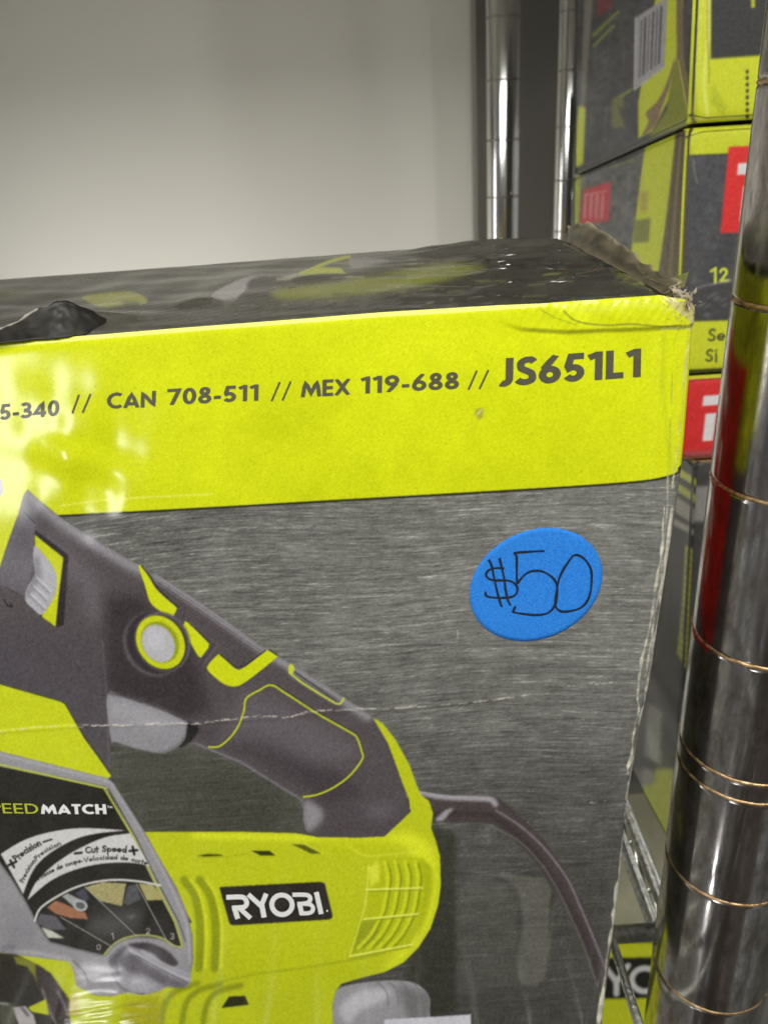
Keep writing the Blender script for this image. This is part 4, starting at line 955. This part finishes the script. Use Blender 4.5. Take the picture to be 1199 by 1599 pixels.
# ------------------------------------------------------------------ leaning stack of cartons at the right
TL = radians(7.9)
e1 = np.array([1., 0, 0]); e2 = np.array([0, cos(TL), -sin(TL)]); e3 = np.array([0, sin(TL), cos(TL)])
O = on_y(1062, 416, .30)
SC = Canvas(870, -90, 1125, 1360, (58, 58, 58))       # left sides
FC = Canvas(1030, -90, 1420, 1360, (60, 60, 62))      # fronts
LI, LI_D = (182, 190, 34), (150, 156, 30)
# --- side of the top carton
SC.fill([(870, -90), (1125, -90), (1125, 185), (1050, 198), (896, 264), (870, 280)], (56, 56, 58), 1)
SC.mottle(7, 9); SC.mottle(5, 30)
SC.fill([(916, -90), (932, -90), (912, 170), (905, 170)], (112, 108, 96), 1.5, .9)
SC.fill([(903, 165), (914, 168), (910, 256), (894, 264)], LI, 1.5)
SC.fill([(930, -20), (958, -30), (955, 12), (930, 28)], (110, 30, 36), 2, .8)
for a, b in (((926, 55), (965, 18)), ((926, 72), (958, 40))): SC.line([a, b], 4.5, (122, 132, 40), 1.4, .9)
for k in range(5): SC.line([(925, 95+k*12), (950, 78+k*12)], 2.2, (100, 100, 98), 1.2, .5)
SC.fill([(955, 155), (972, 145), (974, 170), (964, 165), (975, 200), (955, 200)], (112, 118, 52), 2, .8); SC.line([(970, 150), (985, 140)], 4, (140, 150, 50), 1.2, .8)
for k in range(14):
    x = rng.uniform(915, 995); y = rng.uniform(20, 190); SC.line([(x, y), (x-2, y+rng.uniform(15, 50))], 2, (104, 106, 110), 1.5, .4)
SC.fill([(1000, 135), (1037, -90), (1072, -90), (1062, 60), (1046, 150), (1018, 205), (996, 216), (996, 160)], LI, 1)
SC.fill([(992, 28), (1042, -6), (1037, 104), (990, 140)], (150, 148, 150), 1.2)
for k in range(6): SC.line([(1001+k*6.2, 32-k*4.2), (998+k*6.0, 120-k*4.2)], (2, 3.6, 1.6, 3, 2.2, 3.4)[k], (66, 64, 68), .7, .9)
SC.line([(992, 28), (990, 140), (1037, 104)], 2.5, (176, 174, 176), .8)
SC.fill([(1051, 100), (1066, 88), (1090, 205), (1012, 216), (1040, 173)], (116, 122, 12), 1.5)
SC.fill(crv([(1053, 90), (1046, 130), (1034, 165), (1022, 196), (1002, 212), (1012, 190), (1008, 176), (1026, 158), (1040, 130)], True), (122, 100, 74), 1.2)
SC.fill([(1055, -90), (1064, -90), (1067, 95), (1084, 190), (1076, 196), (1056, 100)], (112, 94, 66), 1.2)
SC.line([(1058, 95), (1076, 190)], 2, (180, 188, 60), .8)
# --- side of the second carton
SC.fill([(894, 268), (1056, 200), (1060, 620), (870, 620)], (82, 82, 80), 1.2)
SC.line([(900, 268), (1050, 205)], 5, (38, 38, 26), 1.6, .8)  # shadow of the gap under the top carton, painted on
m2 = SC.mask([(894, 272), (1056, 205), (1060, 620), (870, 620)], 1)[0]; SC.mottle(10, 8, clip=m2)
SC.fill([(896, 272), (908, 268), (902, 380), (884, 380)], (152, 158, 44), 1.6)
SC.fill([(910, 297), (954, 283), (950, 345), (905, 352)], (176, 44, 50), 1.8)
for k in range(4): SC.line([(914+k*9, 304), (912+k*9, 340)], 3, (212, 180, 178), 1.2, .7)
SC.line([(914, 304), (946, 298)], 2.5, (210, 175, 172), 1, .6)
for _ in range(26):
    x = rng.uniform(912, 990); y = rng.uniform(255, 350); SC.line([(x, y), (x-3, y+rng.uniform(8, 30))], 1.8, (132, 130, 126), 1.4, .5)
SC.line([(950, 262), (990, 250)], 2.5, (130, 138, 60), 1, .8)
SC.fill([(1006, 230), (1060, 200), (1027, 430), (1020, 620), (975, 620), (985, 392)], (184, 192, 34), 1.2)
SC.fill([(1055, 200), (1080, 196), (1070, 440), (1030, 440)], (92, 78, 44), 1.2)
for k in range(4): SC.line([(1059+k*4, 206), (1038+k*7, 430)], 1.6, ((50, 42, 24), (140, 124, 80))[k % 2], .8, .8)
SC.fill([(990, 344), (1016, 340), (1012, 378), (988, 380)], (118, 122, 50), 1.5, .9)
for k in range(5): SC.line([(992+k*5, 345), (990+k*5, 377)], 1.4, (84, 86, 44), .7, .8)
SC.fill([(998, 300), (1012, 297), (1010, 330), (1000, 332)], (150, 120, 80), 2.5, .6)
# --- side of the lowest carton (seen between the big carton and the near post)
SC.fill([(960, 700), (1125, 700), (1125, 1360), (960, 1360)], (58, 57, 50), 1)
m3 = SC.mask([(960, 700), (1125, 700), (1125, 1360), (960, 1360)], 1)[0]; SC.mottle(6, 14, clip=m3)
SC.fill([(1060, 705), (1110, 735), (1110, 760), (1060, 725)], (150, 146, 140), 1.5)
SC.fill([(1060, 728), (1110, 765), (1110, 775), (1060, 745)], (106, 112, 26), 1.2); SC.fill([(1060, 752), (1110, 790), (1110, 804), (1060, 766)], (122, 128, 24), 1.2)
SC.fill([(1055, 768), (1110, 806), (1110, 838), (1055, 800)], (118, 110, 96), 1.5); SC.fill([(1050, 810), (1110, 842), (1110, 852), (1050, 820)], (140, 136, 122), 1.4, .8)
SC.fill([(1071, 856), (1086, 862), (1078, 960), (1070, 1044), (1060, 1020), (1066, 940)], (124, 126, 34), 1.5)
for k in range(16): SC.line([(1064+(15-k)*.7, 862+k*11), (1080+(15-k)*.5, 868+k*11)], 2, (86, 88, 26), .9, .6)
SC.fill([(1012, 1095), (1032, 1110), (1028, 1190), (1010, 1180)], (112, 112, 100), 3, .8)
SC.fill([(1005, 1190), (1021, 1210), (1018, 1250), (1000, 1230)], (104, 104, 96), 2, .8)
SC.fill([(1024, 1172), (1125, 1172), (1125, 1360), (1040, 1360), (985, 1260), (994, 1236), (1021, 1222)], (122, 128, 14), 3)
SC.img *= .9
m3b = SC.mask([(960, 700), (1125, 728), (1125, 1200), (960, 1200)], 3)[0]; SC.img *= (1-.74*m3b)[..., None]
SC.fill([(1069, 850), (1090, 862), (1082, 960), (1072, 1050), (1056, 1020), (1064, 940)], (136, 140, 34), 1.6)
for k in range(17): SC.line([(1058+(16-k)*.9, 862+k*11), (1076+(16-k)*.8, 872+k*11)], 2.2, (60, 62, 22), .9, .6)
SC.fill([(1056, 728), (1112, 765), (1112, 775), (1056, 742)], (150, 156, 34), 1.2); SC.fill([(1052, 750), (1112, 790), (1112, 804), (1052, 764)], (140, 146, 30), 1.2)
SC.fill([(1050, 772), (1112, 812), (1112, 838), (1050, 798)], (120, 116, 104), 1.5); SC.fill([(1050, 808), (1112, 842), (1112, 852), (1050, 820)], (146, 142, 130), 1.4, .8)
SC.fill([(1010, 1095), (1034, 1112), (1030, 1195), (1006, 1180)], (110, 110, 100), 3, .8)
for k in range(30):
    x_q, y_q = rng.uniform(1000, 1095), rng.uniform(860, 1180); SC.line([(x_q, y_q), (x_q-3, y_q+rng.uniform(10, 50))], rng.uniform(1, 3), (84, 84, 70) if k % 2 else (24, 24, 18), 1.4, .5)
# --- fronts
FC.fill([(1030, -90), (1420, -90), (1420, 192), (1030, 198)], (206, 214, 30), 1)
FC.fill([(1109, -90), (1420, -90), (1420, 70), (1109, 92)], (50, 50, 50), 1.4)
FC.fill([(1170, -90), (1180, -90), (1178, 12), (1172, 12)], LI, .8)
FC.line([(1107, -90), (1105, 60), (1098, 130), (1104, 182)], 6, (228, 234, 120), 1.4, .8); FC.line([(1104, -90), (1104, 60), (1107, 130)], 1.5, (90, 92, 50), .7, .6)
FC.fill([(1112, 130), (1135, 170), (1128, 182), (1108, 160)], (176, 186, 16), 2.5, .7); FC.fill([(1066, -90), (1078, -90), (1082, 100), (1090, 190), (1070, 190)], (176, 184, 22), 2, .8)
FC.line([(1084, 186), (1170, 180)], 3, (220, 222, 170), 1, .6)
for k in range(9): FC.fill(ell(1166, 112+k*10, 2.6, 3.4), (40, 40, 26), .7)
# second carton front
FC.fill([(1030, 196), (1420, 180), (1420, 700), (1030, 700)], (76, 76, 78), 1)
m4 = FC.mask([(1078, 245), (1420, 240), (1420, 500), (1078, 502)], 1)[0]; FC.mottle(5, 26, clip=m4); FC.mottle(4, 6, clip=m4)
FC.fill([(1030, 200), (1420, 184), (1420, 228), (1072, 243), (1062, 440), (1030, 440)], (204, 212, 34), 1)
FC.fill([(1030, 200), (1071, 203), (1050, 440), (1030, 440)], (98, 86, 50), 1.4)
for k in range(3): FC.line([(1056+k*5, 210), (1036+k*5, 430)], 1.4, (64, 54, 30) if k != 1 else (146, 130, 84), .8, .8)
FC.line([(1076, 243), (1420, 230)], 2, (40, 40, 30), .8, .8)
FC.fill([(1137, 229), (1300, 224), (1290, 360), (1124, 364)], (222, 42, 38), .9)
for a in (((1152, 255), (1290, 250), (1290, 266), (1150, 273)), ((1160, 290), (1176, 289), (1170, 345), (1154, 346)), ((1176, 289), (1280, 286), (1278, 300), (1174, 303)), ((1190, 320), (1270, 318), (1268, 340), (1186, 342))): FC.fill(a, (226, 222, 222), .8)
FC.line(crv([(1082, 250), (1084, 270), (1088, 285)]), 2, (150, 150, 150), .8, .7)
def ftxt(Cv, txt, x, y, sz, w, col, k=1.0):
    lay, L = text_layout(txt, .1, .12)
    for x0, ls in lay:
        for l in ls: Cv.line([(x+(x0+a)*sz*k, y-b*sz-(x0+a)*sz*.07) for a, b in l], w, col, .4)
ftxt(FC, '12', 1109, 442, 23, 4.2, (214, 222, 60), 1.05)
FC.line(crv([(1086, 450), (1110, 444), (1140, 438)]), 2.6, (172, 172, 174), 1, .7)
FC.fill([(1080, 446), (1420, 436), (1420, 500), (1080, 504)], (62, 62, 62), 2, .6)
for _ in range(12):
    x = rng.uniform(1085, 1140); y = rng.uniform(450, 495); FC.line([(x, y), (x+9, y-4)], 2.2, (150, 150, 150), 1.2, .5)
FC.fill([(1030, 504), (1420, 490), (1420, 562), (1030, 580)], (208, 216, 36), 1)
ftxt(FC, 'Se', 1105, 534, 21, 3.0, (62, 62, 40)); ftxt(FC, 'Si', 1101, 566, 21, 3.0, (62, 62, 40))
FC.line([(1030, 582), (1420, 564)], 4, (92, 96, 40), 1)
# third carton front
FC.fill([(1030, 586), (1420, 570), (1420, 1360), (1030, 1360)], (200, 206, 34), .8)
FC.fill([(1030, 594), (1420, 580), (1420, 700), (1030, 714)], (218, 44, 42), .9)
for a in (((1098, 618), (1150, 615), (1149, 630), (1096, 634)), ((1101, 646), (1118, 645), (1112, 688), (1096, 689)), ((1160, 614), (1176, 613), (1172, 684), (1156, 685)), ((1190, 612), (1240, 610), (1238, 626), (1188, 628)), ((1192, 640), (1230, 638), (1228, 680), (1190, 682))): FC.fill(a, (230, 226, 226), .8)
FC.fill([(1030, 706), (1420, 692), (1420, 712), (1030, 722)], (176, 90, 96), 2, .8)
# lowest carton front (hidden behind the near post, seen only as a reflection)
FC.fill([(1030, 724), (1420, 706), (1420, 1360), (1030, 1360)], (66, 66, 62), .8)
FC.fill([(1080, 760), (1420, 745), (1420, 800), (1080, 815)], (140, 140, 134), 2)
FC.fill([(1030, 1180), (1420, 1150), (1420, 1360), (1030, 1360)], LI, 1)
for cv in (SC, FC): cv.noise(4, .8, .8)

def pt(o, a, b, c): return o+a*e1+b*e2+c*e3
def local(P_, o): v_ = P_-o; return v_@e1, v_@e2, v_@e3
def stack_carton(o, c0, c1, width, depth, label, cat='carton', warp=.0012, seed=0, slump=0.0):
    base = pt(o, 0, 0, c0); t = empty('tool_carton', tuple(base), label, cat, 'tool cartons stacked at the right')
    def panel(name, orig, ua, ub, la, lb, na, nb, cv, nrm, flip):
        A, Bq = np.meshgrid(np.linspace(0, 1, na), np.linspace(0, 1, nb)); 
        hh = warp*wav((A*la)+seed*.1, (Bq*lb)+seed*.2, .03, seed)*np.sin(pi*A)*np.sin(pi*Bq)
        rd = .0014*(np.exp(-A*la/.0012)+np.exp(-(1-A)*la/.0012)+np.exp(-Bq*lb/.0012)+np.exp(-(1-Bq)*lb/.0012))
        Pq = orig+A[..., None]*la*ua+Bq[..., None]*lb*ub+(hh-rd)[..., None]*nrm
        px, py = proj(Pq); link(name, grid_mesh(Pq, cv.sample(px, py) if cv is not None else np.broadcast_to(lin(np.array([70, 72, 60])/255), Pq.shape), flip), M_stack, t)
    H_ = c1-c0
    panel('front_panel', pt(o, 0, 0, c0), e1, e3, width, H_, 440, 240, FC, -e2, False)
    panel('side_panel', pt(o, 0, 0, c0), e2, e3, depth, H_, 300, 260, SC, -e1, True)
    panel('top_panel', pt(o, 0, 0, c1), e1, e2, width, depth, 30, 30, None, e3, False)
    panel('bottom_panel', pt(o, 0, 0, c0), e1, e2, width, depth, 30, 30, None, -e3, True)
    mb = MB(); mb.add([pt(o, 0, depth, c0), pt(o, width, depth, c0), pt(o, width, depth, c1), pt(o, 0, depth, c1)], [(0, 1, 2, 3)]); mb.build('back_panel', M_carton_dark, t)
    mb = MB(); mb.add([pt(o, width, 0, c0), pt(o, width, depth, c0), pt(o, width, depth, c1), pt(o, width, 0, c1)], [(0, 1, 2, 3)]); mb.build('side_panel', M_carton_dark, t)
    return t
def c_of(px, py, o): return local(on_plane(px, py, o, e2), o)[2]
dep = local(on_plane(895, 262, O, e1), O)[1]
cb1 = c_of(1070, 193, O); cs = c_of(1070, 200, O); c3t = c_of(1078, 584, O); c3 = c_of(1078, 588, O); c4 = c_of(1085, 718, O)
side_c = local(on_plane(1040, 1313, O+e1*.008, e1), O)[2]
stack_carton(O+e1*.0004-e2*.001, cb1, cb1+.095, .17, dep, 'topmost carton of the leaning stack, black and lime with torn flap and barcode label', seed=1)
stack_carton(O, c3t, cs, .17, dep, 'second carton from the top of the stack, red label and yellow number 12 on charcoal', seed=2)
stack_carton(O+e1*.002, c4, c3, .17, dep, 'thin carton with red label on lime, below the carton marked 12', seed=3, warp=.0004)
O4 = O+e1*.0085
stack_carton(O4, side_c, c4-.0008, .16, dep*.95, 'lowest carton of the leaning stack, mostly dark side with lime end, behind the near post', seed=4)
# sloping board the stack leans on
mb = MB(); sup = pt(O4, .08, dep/2, side_c-.004); mb.box(sup, e1, e2, e3, .082, dep/2+.002, .0028)

# lower carton seen through the wire shelf
LC = Canvas(820, 1380, 1200, 1700, (206, 214, 30))
LC.fill([(820, 1380), (1200, 1380), (1200, 1470), (820, 1474)], (48, 47, 36), 1)
LC.fill([(820, 1498), (1200, 1492), (1200, 1555), (820, 1562)], (26, 26, 20), 1)
LC.line([(946, 1512), (962, 1533), (980, 1508)], 9, (214, 214, 210), .8); LC.line([(962, 1533), (962, 1552)], 9, (214, 214, 210), .8)
LC.line(crv(ell(1006, 1530, 20, 18)+[ell(1006, 1530, 20, 18)[0]]), 9, (214, 214, 210), .8)
LC.line([(1040, 1510), (1060, 1510), (1070, 1520), (1056, 1530), (1072, 1542), (1050, 1550), (1040, 1550), (1040, 1510)], 8, (214, 214, 210), .8)
LC.noise(4, .8, .8)
YL = .30
zl1 = on_y(985, 1455, YL)[2]; zl0 = -.7098; xl0, xl1 = -.12, .19
low_box = empty('tool_carton', ((xl0+xl1)/2, YL+.05, zl0), 'lime and black carton with white lettering on the level below, seen through the rack wires', 'carton')
A, Bq = np.meshgrid(np.linspace(xl0, xl1, 420), np.linspace(zl0, zl1, 260)); Pq = np.stack([A, YL+.0006*wav(A, Bq, .03, 3), Bq], -1); px, py = proj(Pq)
link('front_panel', grid_mesh(Pq, LC.sample(px, py)), M_stack, low_box)
mb = MB(); mb.add([(xl0, YL, zl1), (xl1, YL, zl1), (xl1, YL+.10, zl1), (xl0, YL+.10, zl1)], [(0, 1, 2, 3)]); mb.build('top_panel', mat_plain('pale wall-toned board', rgb(158, 156, 130), .7, 0, .12, 60, 400, .0002), low_box)  # top coloured pale to stand in for the bright wall behind
mb = MB(); mb.add([(xl1, YL, zl0), (xl1, YL+.1, zl0), (xl1, YL+.1, zl1), (xl1, YL, zl1)], [(0, 1, 2, 3)]); mb.build('side_panel', M_carton_dark, low_box)
mb = MB(); mb.add([(xl0, YL, zl0), (xl0, YL, zl1), (xl0, YL+.1, zl1), (xl0, YL+.1, zl0)], [(0, 1, 2, 3)]); mb.build('side_panel', M_carton_dark, low_box)

# next shelf up (just above the picture); shades the upper wall
mb = MB(); mb.box((.0, .52, .160), (1, 0, 0), (0, 1, 0), (0, 0, 1), .75, .215, .008)
tag(mb.build('rack_shelf', mat_plain('grey shelf board', rgb(120, 118, 108), .5, 0, .1, 20, 200, .0002), None, False), 'solid grey shelf board of the rack above the cartons', 'shelf')

# ------------------------------------------------------------------ light
def area(name, loc, target, sx_, sy_, power, col=(1, 1, 1), spread=180):
    l = D.lights.new(name, 'AREA'); l.shape = 'RECTANGLE'; l.size = sx_; l.size_y = sy_; l.energy = power; l.color = col; l.spread = radians(spread)
    o = D.objects.new(name, l); COL.objects.link(o); o.location = loc
    from mathutils import Vector
    o.rotation_euler = (Vector(target)-Vector(loc)).to_track_quat('-Z', 'Y').to_euler(); return o
area('ceiling_light', (-.10, -.72, .75), (.02, .2, -.1), 1.0, .85, 18, (1, .99, .955))
area('left_fill_light', (-1.15, .10, .20), (.1, .5, -.1), .13, 1.3, 3.2, (1, .985, .95))  # added fill lamp for stack sides and wall, streaks the posts
area('lower_fill_light', (-.45, .55, -.38), (.12, .36, -.42), .25, .25, 3, (1, .98, .93))  # added hidden lamp, brightens the gap below the shelf
area('right_fill_light', (1.0, -.35, .45), (.06, .19, -.08), .10, .8, 3.0, (1, .99, .96))  # added lamp, brightens the big carton's right side for the post reflection
def glare(px, py, dist, sx_, sy_, power):        # added lamp set to mirror as glare in the film at that print spot
    d_ = ray(px, py); d_ = d_/np.linalg.norm(d_); p_ = on_y(px, py, YF); q_ = p_+np.array([d_[0], -d_[1], d_[2]])*dist
    area('glare_lamp', tuple(q_), tuple(p_), sx_, sy_, power)
glare(60, 660, .7, .07, .17, .5)
glare(148, 1585, .7, .03, .03, .07)
# world: dim store interior with vertical light and dark bands (seen in the chrome)
w = D.worlds.new('World'); scene.world = w; w.use_nodes = True; nt = w.node_tree; N = nt.nodes; L = nt.links
bg = N['Background']; tc = N.new('ShaderNodeTexCoord'); sp_ = N.new('ShaderNodeSeparateXYZ'); at_ = N.new('ShaderNodeMath'); at_.operation = 'ARCTAN2'; ma = N.new('ShaderNodeMath'); ma.operation = 'MULTIPLY_ADD'; ma.inputs[1].default_value = 1/(2*pi); ma.inputs[2].default_value = .5
nm = N.new('ShaderNodeTexNoise'); nm.noise_dimensions = '1D'; nm.inputs['Scale'].default_value = 60; nm.inputs['Detail'].default_value = 4
L.new(tc.outputs['Generated'], sp_.inputs[0]); L.new(sp_.outputs[0], at_.inputs[0]); L.new(sp_.outputs[1], at_.inputs[1]); L.new(at_.outputs[0], ma.inputs[0])
cr = N.new('ShaderNodeValToRGB'); ce = cr.color_ramp.elements; ce[0].position = 0; ce[0].color = (.10, .085, .075, 1); ce[1].position = 1; ce[1].color = (.10, .085, .075, 1)
for p_, v_ in ((.03, (.06, .05, .045)), (.07, (.07, .06, .05)), (.085, (.22, .22, .23)), (.095, (.08, .07, .065)), (.118, (.06, .055, .05)), (.128, (.26, .26, .27)), (.136, (.24, .24, .25)), (.15, (.12, .115, .12)), (.165, (.26, .26, .26)), (.19, (.10, .095, .10)), (.202, (.16, .16, .165)), (.210, (.55, .55, .55)), (.216, (.5, .5, .5)), (.225, (.07, .07, .07)), (.27, (.05, .05, .048)), (.40, (.12, .12, .115)), (.6, (.12, .12, .115)), (.75, (.3, .3, .29)), (.9, (.12, .12, .115)), (.93, (.4, .4, .4)), (.95, (.08, .07, .06))):
    x_ = ce.new(p_); x_.color = (*v_, 1)
mu = N.new('ShaderNodeVectorMath'); mu.operation = 'SCALE'; mr_ = N.new('ShaderNodeMapRange'); mr_.inputs[1].default_value = .3; mr_.inputs[2].default_value = .7; mr_.inputs[3].default_value = .5; mr_.inputs[4].default_value = 1.5
L.new(ma.outputs[0], cr.inputs[0]); L.new(ma.outputs[0], nm.inputs['W']); L.new(nm.outputs['Fac'], mr_.inputs[0]); L.new(cr.outputs[0], mu.inputs[0]); L.new(mr_.outputs[0], mu.inputs['Scale']); L.new(mu.outputs[0], bg.inputs['Color'])
bg.inputs['Strength'].default_value = .8

scene.render.engine = 'CYCLES'
scene.view_settings.view_transform = 'Standard'; scene.view_settings.look = 'None'; scene.view_settings.exposure = 0
scene.cycles.max_bounces = 8
scene.render.resolution_x = 767; scene.render.resolution_y = 1024
